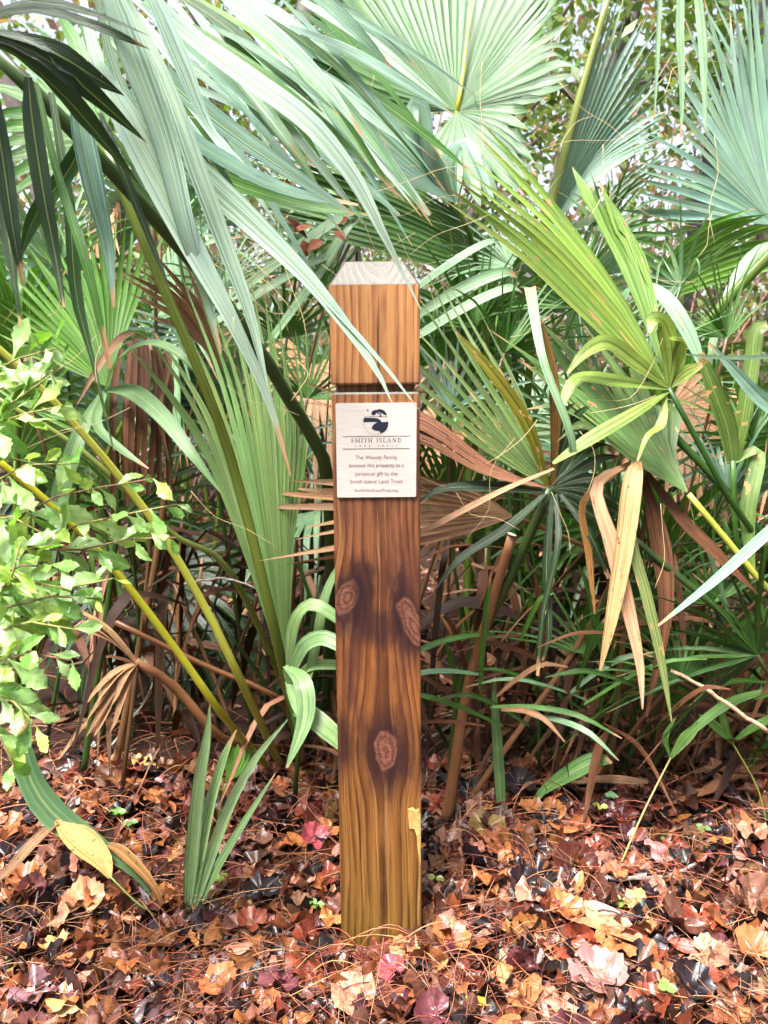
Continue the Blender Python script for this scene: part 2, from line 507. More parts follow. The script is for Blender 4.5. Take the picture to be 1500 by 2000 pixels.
def build_post():
    loc = np.array([POST_X, 0.0, 0.0])
    t = thing('wooden_post', loc, 'square wet pine post with a chamfered head, standing among the palmettos', 'post')
    _, zg0 = face(730, 766); _, zg1 = face(730, 751); _, zt = face(730, 554); _, zc = face(730, 510, 0.024)
    D = 0.14
    def part(name, levels, bev=0.0035):
        V, F = lathe_square(levels, bev)
        return link(name, np.asarray(V) + loc, F, M_WOOD, t, smooth=False)
    part('shaft', [(0.0722, -0.001, D + .001, -0.12), (0.0722, -0.001, D + .001, 0.02), (0.071, 0.0, D, 0.5), (0.0695, 0.0, D, zg0 - .003), (0.0680, 0.002, D - .002, zg0)], 0.003)
    part('neck', [(0.0635, 0.020, D - .020, zg0 - .02), (0.0635, 0.020, D - .020, zg1 + .02)])
    part('head', [(0.0680, 0.0015, D - .0015, zg1), (0.0700, 0.0, D, zg1 + .003), (0.0703, 0.0, D, zt - .0015), (0.0690, 0.0015, D - .0015, zt), (0.047, 0.024, D - .024, zc - .001), (0.0455, 0.0255, D - .0255, zc)])
    # torn fibres low on the right arris
    k = NT('torn_wood')
    tc = k.n('ShaderNodeTexCoord').outputs['Object']
    nz = k.noise(tc, 90.0, 4.0)
    k.base(k.ramp(nz, [(0.3, (0.36, 0.19, 0.045)), (0.7, (0.58, 0.38, 0.14))]), 0.6)
    k.bump(nz, 0.6, 0.002)
    pts = [(797, 1580), (806, 1577), (813, 1583), (818, 1579), (821.5, 1592), (821.5, 1640), (821.5, 1690), (818, 1672), (815, 1655), (814, 1632), (809, 1618), (799, 1616), (798, 1600)]
    a = [face(*p) for p in pts]
    n = len(a)
    V = [(x, -0.0034 + 0.0010 * math.sin(i * 2.1), z) for i, (x, z) in enumerate(a)] + [(x, 0.002, z) for x, z in a]
    F = [tuple(range(n))[::-1]] + [(i, (i + 1) % n, n + (i + 1) % n, n + i) for i in range(n)]
    link('splinter_scar', np.asarray(V) + loc, F, k.m, t, smooth=False)['label'] = 'pale yellow torn splinter on the lower edge'
    t.rotation_euler = (0, -LEAN, 0)
build_post()

# ------------------------------------------------------------------ sign
def build_sign():
    loc = np.array([POST_X, 0.0, 0.0])
    t = thing('sign_plaque', loc, 'small white land trust plaque with dark logo fixed to the post', 'sign')
    def S(cx, cy):
        return face(640 + cx / 7.895, 770 + cy / 7.895, -0.004)
    k = NT('plaque_white')
    tc = k.n('ShaderNodeTexCoord').outputs['Object']
    x, y, z = k.xyz(tc)
    br = k.noise(k.vec(k.math('MULTIPLY', x, 22.0), 0.0, k.math('MULTIPLY', z, 420.0)), 1.0, 3.0, 0.6)
    k.base(k.ramp(br, [(0.3, (0.47, 0.42, 0.38)), (0.7, (0.56, 0.51, 0.47))]), 0.42, 0.4)
    k.bump(br, 0.1, 0.0005)
    c4 = [S(120, 134), S(1372, 134), S(1364, 1588), S(146, 1588)]
    ring = []
    for i, (ax, az) in enumerate(c4):
        p, q = c4[i - 1], c4[(i + 1) % 4]
        u1 = unit(np.array([p[0] - ax, p[1] - az])); u2 = unit(np.array([q[0] - ax, q[1] - az]))
        A = np.array([ax, az])
        for s in (1.0, 0.5, 0.0): pass
        ring += [A + u1 * .0022, A + (u1 + u2) * .0006, A + u2 * .0022]
    n = len(ring)
    V = [(a[0], -0.0036, a[1]) for a in ring] + [(a[0], 0.0004, a[1]) for a in ring]
    F = [tuple(range(n)), tuple(range(n, 2 * n))[::-1]] + [(i, n + i, n + (i + 1) % n, (i + 1) % n) for i in range(n)]
    link('plate', np.asarray(V) + loc, F, k.m, t, smooth=False)
    def ink(name, col):
        q = NT(name)
        tcc = q.n('ShaderNodeTexCoord').outputs['Object']
        nn = q.noise(tcc, 300.0, 2.0)
        q.base(q.mix(q.math('MULTIPLY', nn, 0.35), col, tuple(min(1, a * 1.4 + .004) for a in col)), 0.6, 0.25)
        return q.m
    navy = ink('ink_navy', (0.012, 0.012, 0.028)); mauve = ink('ink_mauve', (0.08, 0.038, 0.055)); rose = ink('ink_rose', (0.20, 0.095, 0.085))
    YF = -0.0040
    def sheet(name, polys, mat, parent=t, yy=YF):
        V, F = [], []
        for poly in polys:
            b = len(V)
            V += [(a, yy, c) for a, c in (S(*p) for p in poly)]
            F.append(tuple(range(b, b + len(poly))))
        return link(name, np.asarray(V) + loc, F, mat, parent, smooth=False)
    def stroke(pts, w):
        out = []
        pts = [np.array(p, float) for p in pts]
        for a, b in zip(pts[:-1], pts[1:]):
            d = unit(np.append(b - a, 0))[:2]; nn = np.array([-d[1], d[0]]) * w / 2
            a2, b2 = a - d * w * .18, b + d * w * .18
            out.append([tuple(a2 + nn), tuple(b2 + nn), tuple(b2 - nn), tuple(a2 - nn)])
        return out
    # logo: round badge with a live oak, shoreline and a dark winding creek
    creek = [(566, 360), (640, 361), (720, 366), (770, 373), (808, 393), (835, 430), (934, 424), (931, 490), (908, 545), (868, 583), (826, 600), (812, 585), (800, 567), (740, 560), (692, 541), (679, 522), (690, 488), (716, 460), (758, 437), (755, 428), (700, 424), (620, 424), (550, 426), (553, 392)]
    logo = sheet('logo', [creek], navy)
    oak = [[(672, 305), (676, 278), (692, 258), (722, 241), (756, 242), (782, 230), (818, 229), (852, 240), (878, 258), (892, 282), (913, 306), (898, 326), (868, 312), (846, 296), (818, 282), (788, 276), (760, 282), (742, 300), (716, 326), (686, 318)], [(798, 346), (812, 318), (806, 292), (822, 292), (824, 320), (836, 345)], [(800, 318), (762, 288), (768, 282), (808, 308)]]
    sheet('oak_tree', oak, navy, logo, YF - .0001)
    ringp = []
    for i in range(48):
        a0, a1 = 2 * PI * i / 48, 2 * PI * (i + 1) / 48
        if 0.35 < i / 48 or True:
            y0 = 430 + 188 * math.sin(a0)
            if y0 < 345: continue
            ringp += stroke([(742 + 192 * math.cos(a0), y0), (742 + 192 * math.cos(a1), 430 + 188 * math.sin(a1))], 4)
    sheet('badge_ring', ringp, rose, logo, YF + .0001)
    sheet('shoreline', stroke([(572, 342), (640, 343)], 5) + stroke([(650, 346), (918, 350)], 8), mauve, logo, YF + .0002)
    sheet('star', [[(617, 226), (622, 238), (634, 240), (625, 248), (628, 260), (617, 253), (606, 260), (609, 248), (600, 240), (612, 238)]], mauve, logo)
    sheet('reeds', stroke([(800, 575), (812, 596)], 6) + stroke([(826, 590), (836, 604)], 6) + stroke([(846, 580), (862, 570)], 6), navy, logo, YF + .0001)
    sheet('rule', stroke([(232, 648), (1268, 648)], 8), mauve); sheet('rule', stroke([(232, 840), (1268, 840)], 8), mauve)
    # serif capitals drawn stroke by stroke (unit height, y up)
    TK, TN, SF = 0.15, 0.07, 0.06
    def arc(cx, cy, rx, ry, a0, a1, n=9):
        return [(cx + rx * math.cos(rad(a0 + (a1 - a0) * i / n)), cy + ry * math.sin(rad(a0 + (a1 - a0) * i / n))) for i in range(n + 1)]
    def ser(x, y, w=0.15): return ([(x - w, y), (x + w, y)], SF)
    GL = {
        'I': (.34, [([(.17, 0), (.17, 1)], TK), ser(.17, .03), ser(.17, .97)]),
        'T': (.72, [([(.36, 0), (.36, 1)], TK), ([(.03, .96), (.69, .96)], TN), ([(.04, .98), (.04, .76)], TN), ([(.68, .98), (.68, .76)], TN), ser(.36, .03)]),
        'H': (.82, [([(.17, 0), (.17, 1)], TK), ([(.65, 0), (.65, 1)], TK), ([(.17, .52), (.65, .52)], TN), ser(.17, .03), ser(.17, .97), ser(.65, .03), ser(.65, .97)]),
        'L': (.64, [([(.17, 0), (.17, 1)], TK), ([(.1, .04), (.58, .04)], TN), ([(.58, .02), (.6, .26)], TN), ser(.17, .97)]),
        'A': (.82, [([(.12, 0), (.42, 1)], TN), ([(.40, 1), (.70, 0)], TK), ([(.22, .34), (.58, .34)], TN), ser(.12, .03, .12), ser(.70, .03, .13)]),
        'N': (.84, [([(.16, 0), (.16, 1)], TN), ([(.16, .97), (.68, .03)], TK), ([(.68, 0), (.68, 1)], TN), ser(.16, .03, .12), ser(.12, .97, .12), ser(.68, .97, .12)]),
        'M': (1.0, [([(.15, 0), (.20, 1)], TN), ([(.20, .97), (.5, .05)], TK), ([(.5, .05), (.80, .97)], TN), ([(.80, 1), (.85, 0)], TK), ser(.15, .03, .12), ser(.85, .03, .13), ser(.17, .97, .08), ser(.84, .97, .08)]),
        'S': (.60, [(arc(.29, .745, .19, .215, 20, 250), .09), ([(.22, .54), (.38, .46)], TK), (arc(.30, .255, .21, .215, 70, -160), .09), ([(.49, .96), (.49, .74)], .05), ([(.10, .04), (.10, .28)], .05)]),
        'D': (.80, [([(.17, 0), (.17, 1)], TK), (arc(.27, .5, .44, .46, -90, 90, 12), .11), ([(.05, .04), (.28, .04)], SF), ([(.05, .96), (.28, .96)], SF)]),
        'R': (.76, [([(.17, 0), (.17, 1)], TK), (arc(.28, .74, .26, .22, -90, 90), .10), ([(.17, .52), (.30, .52)], TN), ([(.34, .5), (.66, .03)], TK), ser(.17, .03), ([(.03, .96), (.3, .96)], SF)]),
        'U': (.80, [([(.17, 1), (.17, .3)], TK), (arc(.40, .3, .23, .26, 180, 360, 8), .10), ([(.63, .3), (.63, 1)], TN), ser(.17, .97), ser(.63, .97, .12)]),
        ' ': (.42, []),
    }
    def caps(name, txt, x0, x1, base, h, gap, bold):
        tot = sum(GL[c][0] + gap for c in txt) - gap
        sx = (x1 - x0) / tot
        polys, cx = [], 0.0
        for c in txt:
            w, st = GL[c]
            for pts, wd in st:
                polys += stroke([(x0 + (cx + p[0]) * sx, base - p[1] * h) for p in pts], wd * h * bold)
            cx += w + gap
        return sheet(name, polys, mauve)
    caps('lettering', 'SMITH ISLAND', 358, 1140, 741, 62, .16, 1.05)
    caps('lettering', 'LAND TRUST', 420, 1075, 811, 32, 1.25, 1.0)
    def text(txt, x0, x1, base, h, mat):
        cu = bpy.data.curves.new('lettering', 'FONT')
        cu.body = txt
        cu.resolution_u = 3
        ob = bpy.data.objects.new('lettering', cu)
        COL.objects.link(ob)
        dg = bpy.context.evaluated_depsgraph_get()
        me = bpy.data.meshes.new_from_object(ob.evaluated_get(dg))
        bpy.data.objects.remove(ob)
        v = np.array([q.co[:] for q in me.vertices])
        f = [tuple(p.vertices) for p in me.polygons]
        bpy.data.meshes.remove(me)
        mn, mx = v[:, 0].min(), v[:, 0].max()
        q = [S(x0 + (a - mn) / (mx - mn) * (x1 - x0), base - b / 0.73 * h) for a, b in v[:, :2]]
        link('lettering', np.array([(a, YF, b) for a, b in q]) + loc, f, mat, t, smooth=False)
    text('The Woody Family', 425, 1072, 1000, 62, rose)
    text('donated this property as a', 325, 1172, 1122, 60, rose)
    text('perpetual gift to the', 428, 1075, 1252, 60, rose)
    text('Smith Island Land Trust', 345, 1155, 1372, 62, rose)
    text('SmithIslandLandTrust.org', 415, 1085, 1502, 48, rose)
    t.rotation_euler = (0, -LEAN, 0)
build_sign()

# ------------------------------------------------------------------ palm fronds
def leaflet_mesh(name, mid, el, er, nrm, parent, mat, col):
    """Blade with a V fold: mid, left edge, right edge polylines."""
    n = len(mid)
    V = np.empty((n * 3, 3)); UVs = np.empty((n * 3, 2))
    V[0::3] = el; V[1::3] = mid; V[2::3] = er
    tt = np.linspace(0, 1, n)
    UVs[0::3] = np.stack([np.zeros(n), tt], 1); UVs[1::3] = np.stack([np.full(n, .5), tt], 1); UVs[2::3] = np.stack([np.ones(n), tt], 1)
    F = []
    for i in range(n - 1):
        a = i * 3
        F += [(a, a + 1, a + 4, a + 3), (a + 1, a + 2, a + 5, a + 4)]
    return link(name, V, F, mat, parent, UVs, col)

def vary(c, amt=0.18, alpha=None):
    f = 1 + R.uniform(-amt, amt)
    a = (c[3] if len(c) > 3 else 0.2) if alpha is None else alpha
    return (c[0] * f * (1 + R.uniform(-amt, amt) * .6), c[1] * f, c[2] * f * (1 + R.uniform(-amt, amt) * .6), a)

def fan3(frond, hub, keys, n, col, tf=0.5, pleat=0.4, jit=0.02, droop=0.0, mat=None, nt=13, tip=1.6, seed=None, fold=0.0, lenvar=0.1):
    """Fan of leaflets between key curves (3-D polylines from the hub outwards, in order round the fan)."""
    rr = random.Random(seed if seed is not None else R.random())
    mat = mat or M_LEAF
    hub = np.asarray(hub, float)
    C = np.array([catmull(np.vstack([hub, k]), 25) for k in keys])        # keys x t x 3
    m = len(C)
    sk = np.linspace(0, 1, m)
    def S(s):
        s = min(1.0, max(0.0, s))
        i = min(m - 2, int(s * (m - 1)))
        u = s * (m - 1) - i
        p0 = C[max(0, i - 1)]; p1 = C[i]; p2 = C[i + 1]; p3 = C[min(m - 1, i + 2)]
        m1 = (p2 - p0) / 2; m2 = (p3 - p1) / 2
        return (2*u**3-3*u**2+1)*p1 + (u**3-2*u**2+u)*m1 + (-2*u**3+3*u**2)*p2 + (u**3-u**2)*m2
    ss = np.linspace(0, 1, 80)
    w = np.array([S(s)[11] for s in ss])
    cum = np.concatenate([[0], np.cumsum(np.linalg.norm(np.diff(w, axis=0), axis=1))])
    inv = lambda q: float(np.interp(q * cum[-1], cum, ss))
    tg = np.linspace(0, 1, 25)
    T = np.concatenate([np.linspace(0.012, tf, 5)[:-1], np.linspace(tf, 1, nt - 4)])
    def at(c, t): return np.stack([np.interp(t, tg, c[:, k]) for k in range(3)], 1)
    for i in range(n):
        s0, sm, s1 = inv(i / n), inv((i + .5) / n), inv((i + 1) / n)
        L = 1 + rr.uniform(-lenvar, lenvar * .4)
        tfi = min(0.92, tf * (1 + rr.uniform(-.12, .15)))
        Tm = T * 1.0
        A, B, D = at(S(s0), Tm), at(S(sm), Tm), at(S(s1), Tm)
        ln = float(np.sum(np.linalg.norm(np.diff(B, axis=0), axis=1)))
        q = np.clip((Tm - tfi) / (1 - tfi), 0, 1)
        ea, ed = A - B, D - B
        j = np.array([rr.gauss(0, 1), rr.gauss(0, 1), rr.gauss(0, 1)]) * jit * ln
        dz = droop * ln * (0.6 + 0.8 * rr.random())
        B2 = B + np.outer(q**2, j) + np.outer(q**2, np.array([0, 0, -dz]))
        if fold and rr.random() < fold:                       # leaflet broken and hanging from the bend
            kf = rr.uniform(.15, .55)
            i0 = int(np.argmin(np.abs(q - kf)))
            run = np.concatenate([[0], np.cumsum(np.linalg.norm(np.diff(B2[i0:], axis=0), axis=1))])
            dirn = unit(B2[i0] - B2[max(0, i0 - 1)])
            for jj in range(i0, len(B2)):
                l = run[jj - i0]
                bend = min(1.0, l / 0.035)
                B2[jj] = B2[i0] + dirn * min(l, 0.03) * .6 + np.array([dirn[0] * .12, dirn[1] * .12 - .05, -1.0]) * max(0, l - 0.012)
        if L < 1:
            B2 = B2[0] + (B2 - B2[0]) * np.linspace(1, L, len(B2))[:, None]
        iw = int(np.argmin(np.abs(Tm - tfi)))
        wa, wd = max(1e-5, np.linalg.norm(ea[iw])), max(1e-5, np.linalg.norm(ed[iw]))
        taper = 1 - q**tip
        tw = rr.uniform(-0.9, 0.9)
        EL, ER, MI = [], [], []
        for jx in range(len(Tm)):
            tan = unit(B2[min(len(B2) - 1, jx + 1)] - B2[max(0, jx - 1)])
            e = unit(ed[jx] - ea[jx]) if np.linalg.norm(ed[jx] - ea[jx]) > 1e-7 else np.array([1., 0, 0])
            e = unit(e - tan * np.dot(e, tan))
            nn = np.cross(tan, e)
            if q[jx] <= 0:
                a_, d_ = B2[jx] + ea[jx], B2[jx] + ed[jx]
                hw = (np.linalg.norm(ea[jx]) + np.linalg.norm(ed[jx])) / 2
            else:
                th = tw * q[jx]
                e2 = e * math.cos(th) + nn * math.sin(th)
                nn = np.cross(tan, e2)
                hw = (wa + wd) / 2 * max(0.02, taper[jx])
                k1 = min(1, q[jx] * 4)
                a_ = B2[jx] + (ea[jx] / max(1e-6, np.linalg.norm(ea[jx])) * (1 - k1) - e2 * k1) * wa * max(.02, taper[jx])
                d_ = B2[jx] + (ed[jx] / max(1e-6, np.linalg.norm(ed[jx])) * (1 - k1) + e2 * k1) * wd * max(.02, taper[jx])
            pl = pleat * hw * (1 - 0.35 * q[jx])
            if np.dot(nn, UP - FWD) < 0: nn = -nn
            EL.append(a_); ER.append(d_); MI.append((a_ + d_) / 2 - nn * pl)
        leaflet_mesh('leaflet', np.array(MI), np.array(EL), np.array(ER), None, frond, mat, vary(col))

def PX(keys):
    return [[P(*p) for p in k] for k in keys]

def strip(frond, pts, col, fold=0.25, mat=None, nt=16, twist=0.0, name='leaflet', nrm=None):
    """One blade through photo points (px, py, depth, width in photo pixels)."""
    q = catmull([[*P(a, b, d), w / FPX * d] for a, b, d, w in pts], nt)
    c, w = q[:, :3], np.maximum(0.0006, q[:, 3])
    EL, ER, MI = [], [], []
    for i in range(nt):
        tan = unit(c[min(nt - 1, i + 1)] - c[max(0, i - 1)])
        view = unit(unit(c[i] - CAM) - np.array([0, 0, .8])) if nrm is None else np.asarray(nrm, float)
        e = unit(np.cross(view, tan))
        nn = unit(np.cross(tan, e))
        th = twist * i / nt + 0.35 * math.sin(sum(pts[0][:2]) * 1.3)
        e = e * math.cos(th) + nn * math.sin(th)
        nn = np.cross(tan, e)
        if np.dot(nn, UP - FWD) < 0: nn = -nn
        EL.append(c[i] - e * w[i] / 2); ER.append(c[i] + e * w[i] / 2); MI.append(c[i] - nn * fold * w[i] / 2)
    return leaflet_mesh(name, np.array(MI), np.array(EL), np.array(ER), None, frond, mat or M_LEAF, vary(col, .1))

def petiole(plant, pts, r0, r1, col, name='frond', flat=0.6, sides=8, n=18):
    """Frond stalk through 3-D points from the base to the hub; leaflets are its children."""
    q = catmull(pts, n)
    V, F, UVs = tube_data(q, np.linspace(r0, r1, n), sides, flat)
    return link(name, V, F, M_PET, plant, UVs, vary(col, .08))

def palm(base, label, group=None):
    return thing('palmetto', base, label, 'palmetto', group)

# colours of the foliage (base reflectance)
PALE = (0.190, 0.320, 0.185, 0.12)
BLUE = (0.155, 0.265, 0.205, 0.10)
MIDG = (0.055, 0.150, 0.022, 0.15)
BRIGHT = (0.115, 0.255, 0.040, 0.20)
YEL = (0.200, 0.270, 0.050, 0.60)
SHEEN = (0.330, 0.450, 0.380, 0.10)      # sky sheen of the wet overhanging leaflets, put into their base colour
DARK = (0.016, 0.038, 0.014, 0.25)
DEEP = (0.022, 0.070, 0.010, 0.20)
TAN = (0.36, 0.20, 0.115)
BROWN = (0.11, 0.042, 0.020)
PETG = (0.075, 0.130, 0.014, 0.1)
PETY = (0.330, 0.360, 0.050, 0.1)
PETD = (0.030, 0.058, 0.012, 0.2)

def ground_at(px, d):
    """Ground point under photo column px at depth d along the view."""
    x = (px - 750.0) / FPX * d
    y = CAM[1] + (d - CAM[2] * math.sin(PITCH)) / math.cos(PITCH)
    return np.array([x, y, gz(x, y)])

def hero_palms():
    # ---- big pale fan behind and above the post
    b = ground_at(905, 2.25)
    A = palm(b, 'palmetto with the large pale round fan and yellow rib above the post')
    hub = P(893, 217, 1.95)
    f = petiole(A, [b, P(915, 900, 2.2), P(878, 330, 1.98), hub], .013, .007, PETG)
    fan3(f, hub, PX([[(760,222,1.92),(640,212,1.86)], [(740,165,1.9),(560,80,1.8)], [(735,90,1.95),(590,-60,1.95)], [(815,60,2.0),(735,-170,2.1)],
        [(900,40,2.05),(915,-200,2.15)], [(985,60,2.02),(1110,-120,2.05)], [(1000,120,1.97),(1110,20,1.95)], [(1000,150,1.93),(1085,105,1.9),(1128,128,1.9)],
        [(1005,180,1.92),(1138,148,1.86)], [(975,212,1.92),(1040,222,1.88)], [(975,262,1.9),(1046,330,1.86)], [(950,290,1.9),(1030,368,1.86)],
        [(910,300,1.9),(945,410,1.86)], [(880,300,1.9),(862,400,1.86)], [(840,275,1.92),(780,370,1.88)]]), 56, (0.066, 0.150, 0.055, .1), tf=.66, pleat=.42, jit=.015, lenvar=.04)
    V, F, U = tube_data(catmull([hub, P(903, 150, 1.965), P(925, -20, 2.04)], 8), np.linspace(.0065, .0012, 8), 6, .7)
    link('midrib', V, F, M_PET, f, U, (0.42, 0.42, 0.02, 0))
    # pale blue blade left of it, lying over towards the post
    hub = P(890, 398, 1.8)
    f = petiole(A, [b + [.03, 0, 0], P(960, 900, 2.1), P(930, 500, 1.9), hub], .012, .006, PETG)
    fan3(f, hub, PX([[(760,345,1.72),(560,255,1.65),(300,150,1.6)], [(760,315,1.72),(580,195,1.66),(390,75,1.6)], [(780,280,1.73),(640,150,1.68),(480,10,1.62)],
        [(800,270,1.75),(720,180,1.72),(560,20,1.66)]]), 11, BLUE, tf=.62, pleat=.3, jit=.02)
    for pts in ([(880,395,1.8,8),(835,300,1.74,34),(822,210,1.72,34),(808,202,1.72,30),(806,240,1.7,22)], [(885,395,1.8,8),(850,320,1.76,30),(790,250,1.74,34),(760,215,1.74,8)],
                [(890,395,1.8,8),(878,320,1.78,34),(905,275,1.76,30),(925,300,1.74,28),(960,390,1.72,14)]):
        strip(f, pts, BLUE)

    # ---- half-closed frond with the thick rib, right of the big fan
    b = ground_at(1050, 2.4)
    B = palm(b, 'palmetto with a half-closed grey-green frond on a thick upright rib')
    hub = P(1060, 462, 2.05)
    f = petiole(B, [b, P(1025, 900, 2.3), P(1045, 600, 2.1), hub], .014, .011, PETG)
    fan3(f, hub, PX([[(1125,240,2.0),(1195,-30,1.97)], [(1145,250,2.02),(1245,-10,2.0)], [(1165,265,2.04),(1295,60,2.02)], [(1175,290,2.06),(1325,150,2.05)],
        [(1170,325,2.05),(1315,240,2.05)], [(1150,370,2.03),(1240,300,2.02),(1315,285,2.0)]]), 20, BLUE, tf=.6, pleat=.55, jit=.02)
    V, F, U = tube_data(catmull([hub, P(1118, 240, 1.99), P(1192, -20, 1.95)], 10), np.linspace(.013, .007, 10), 8, .5)
    link('midrib', V, F, M_PET, f, U, (0.20, 0.24, 0.06, 0))
    fan3(f, hub, PX([[(1150,420,2.0),(1220,345,2.0),(1300,285,2.02)], [(1150,440,2.0),(1230,380,2.0),(1320,310,2.02)]]), 4, DEEP, tf=.6)

    # ---- wide pale fan at the far right
    b = ground_at(1560, 2.4)
    C = palm(b, 'palmetto with a wide blue-grey fan entering at the right edge')
    hub = P(1515, 440, 2.05)
    f = petiole(C, [b, P(1560, 900, 2.3), P(1530, 600, 2.1), hub], .013, .008, PETG)
    fan3(f, hub, PX([[(1390,430,2.0),(1175,425,1.97)], [(1390,400,2.0),(1240,355,1.95)], [(1380,350,2.0),(1215,295,1.92)], [(1390,320,2.0),(1255,190,1.95)], [(1405,290,2.02),(1275,120,2.0)],
        [(1430,250,2.05),(1345,30,2.05)], [(1460,220,2.08),(1420,-40,2.1)], [(1520,230,2.1),(1520,-60,2.1)], [(1600,260,2.1),(1690,0,2.1)]]), 24, BLUE, tf=.42, pleat=.35, jit=.02)
    hub = P(1478, 215, 2.35)
    f = petiole(C, [b + [.06, .05, 0], P(1590, 800, 2.4), P(1510, 330, 2.36), hub], .012, .007, PETD)
    fan3(f, hub, PX([[(1410,120,2.3),(1330,20,2.3)], [(1450,110,2.3),(1400,-30,2.3)], [(1478,100,2.3),(1470,-60,2.3)], [(1510,110,2.3),(1540,-50,2.3)]]), 8, BLUE, tf=.3, pleat=.3)
    for pts in ([(1330,-40,1.7,14),(1328,60,1.7,16),(1332,180,1.7,10),(1330,270,1.7,3)], [(1360,-40,1.7,14),(1372,80,1.7,17),(1376,180,1.7,10),(1379,256,1.7,3)], [(1290,-30,1.75,8),(1285,90,1.75,9),(1278,230,1.75,3)]):
        strip(f, pts, PALE)

    # ---- yellow-green fan right of the post
    b = ground_at(1640, 1.75)
    D = palm(b, 'palmetto with a yellow-green fan whose long leaflets point up to the post')
    hub = P(1306, 758, 1.5)
    f = petiole(D, [b, P(1520, 1130, 1.65), P(1420, 965, 1.56), hub], .009, .0055, DEEP)
    fan3(f, hub, PX([[(1180,660,1.5),(1010,500,1.48),(835,368,1.44)], [(1195,640,1.5),(1030,470,1.48),(870,350,1.45)], [(1210,615,1.5),(1060,450,1.48),(880,318,1.46)],
        [(1225,590,1.5),(1090,400,1.5),(950,205,1.48)]]), 9, (0.19, 0.29, 0.05, .75), tf=.55, pleat=.42, jit=.012, lenvar=.04, tip=2.0)
    fan3(f, hub, PX([[(1245,600,1.52),(1190,480,1.55),(1090,290,1.58)], [(1270,620,1.53),(1230,500,1.56),(1150,330,1.58)], [(1292,640,1.54),(1275,560,1.56),(1225,430,1.58)]]), 5, (0.17, 0.29, 0.06, .5), tf=.7, pleat=.4, jit=.01)
    for pts in ([(1306,757,1.5,6),(1240,705,1.46,34),(1185,668,1.42,34),(1140,690,1.40,22),(1108,730,1.39,5)], [(1306,760,1.5,6),(1200,742,1.46,38),(1130,738,1.43,30),(1108,765,1.42,22),(1095,800,1.41,6)],
                [(1306,765,1.5,6),(1240,805,1.46,26),(1150,858,1.43,30),(1080,905,1.42,8)], [(1306,757,1.5,6),(1309,690,1.48,34),(1296,630,1.46,36),(1276,622,1.44,26),(1268,650,1.43,6)],
                [(1308,757,1.5,6),(1326,700,1.48,26),(1326,665,1.46,26),(1312,662,1.45,20)], [(1308,757,1.5,6),(1340,728,1.48,28),(1372,712,1.46,10)],
                [(1300,770,1.5,6),(1290,830,1.48,22),(1265,850,1.47,14),(1245,900,1.46,4)]):
        strip(f, pts, YEL)
    hub = P(1345, 965, 1.55)
    f = petiole(D, [b + [.02, -.03, 0], P(1560, 1240, 1.62), P(1460, 1105, 1.57), hub], .009, .006, PETY)
    fan3(f, hub, PX([[(1240,905,1.52),(1150,838,1.5),(1110,880,1.48)], [(1240,880,1.55),(1120,775,1.56),(960,650,1.58)], [(1250,865,1.58),(1150,745,1.6),(1010,600,1.62)], [(1280,850,1.6),(1230,740,1.63),(1150,620,1.66)], [(1320,880,1.6),(1330,800,1.62),(1290,720,1.64)]]), 12, (0.115, 0.2, 0.06, .85), tf=.5, pleat=.4, jit=.03, fold=.1)
    f = petiole(D, [b + [-.05, .02, 0], P(1560, 1170, 1.7), P(1440, 985, 1.66), P(1300, 830, 1.64), P(1240, 740, 1.66)], .011, .008, DEEP)
    f2 = petiole(D, [b + [-.02, .05, 0], P(1490, 1200, 1.72), P(1440, 1060, 1.66), P(1432, 900, 1.62)], .007, .006, MIDG)
    for pts in ([(1432,905,1.62,22),(1420,830,1.6,36),(1395,760,1.58,34),(1368,690,1.57,14)], [(1436,900,1.62,18),(1455,800,1.6,30),(1470,700,1.6,30),(1480,640,1.6,30),(1500,635,1.6,20)], [(1434,900,1.62,16),(1480,880,1.62,26),(1460,1000,1.6,30),(1470,1130,1.6,10)]):
        strip(f2, pts, (0.10, 0.17, 0.035, .9))
    # vivid backlit blade behind
    b = ground_at(1330, 2.5)
    E = palm(b, 'palmetto with a vivid green backlit blade at the right behind the yellow-green fan')
    hub = P(1225, 625, 1.95)
    f = petiole(E, [b, P(1250, 900, 2.2), hub], .011, .007, DEEP)
    fan3(f, hub, PX([[(1290,520,1.93),(1370,440,1.92),(1482,395,1.9)], [(1320,520,1.95),(1420,450,1.94),(1520,420,1.92)], [(1350,530,1.97),(1560,450,1.95)], [(1350,570,1.98),(1580,510,1.96)]]), 11, (0.10, 0.24, 0.018, .05), tf=.68, pleat=.45)
    for pts in ([(1190,640,1.8,10),(1235,560,1.72,30),(1290,572,1.66,34),(1340,640,1.62,34),(1384,748,1.6,5)], [(1600,470,1.9,30),(1480,490,1.88,34),(1400,640,1.86,20),(1380,760,1.85,5)]):
        strip(f, pts, PALE)
    petiole(E, [ground_at(1180, 2.2), P(1290, 760, 1.9), P(1400, 610, 1.85), P(1560, 440, 1.8)], .012, .013, PETG)

    # ---- dark-centred fan with dead leaflets, right behind the post
    b = ground_at(878, 1.78)
    Fp = palm(b, 'palmetto with a dark-centred fan half gone brown, right behind the post')
    hub = P(1075, 955, 1.55)
    f = petiole(Fp, [b, P(905, 1330, 1.72), P(1000, 1120, 1.6), hub], .013, .010, PETD)
    fan3(f, hub, PX([[(960,890,1.54),(800,780,1.52),(620,660,1.56)], [(975,860,1.55),(820,700,1.54),(700,590,1.58)], [(990,840,1.56),(850,640,1.56),(790,545,1.58)], [(1010,830,1.56),(900,650,1.58),(830,500,1.6)], [(1040,820,1.57),(990,700,1.6),(900,560,1.64)]]),
         10, (0.12, 0.19, 0.06, .9), tf=.30, pleat=.42, jit=.03, tip=1.1)
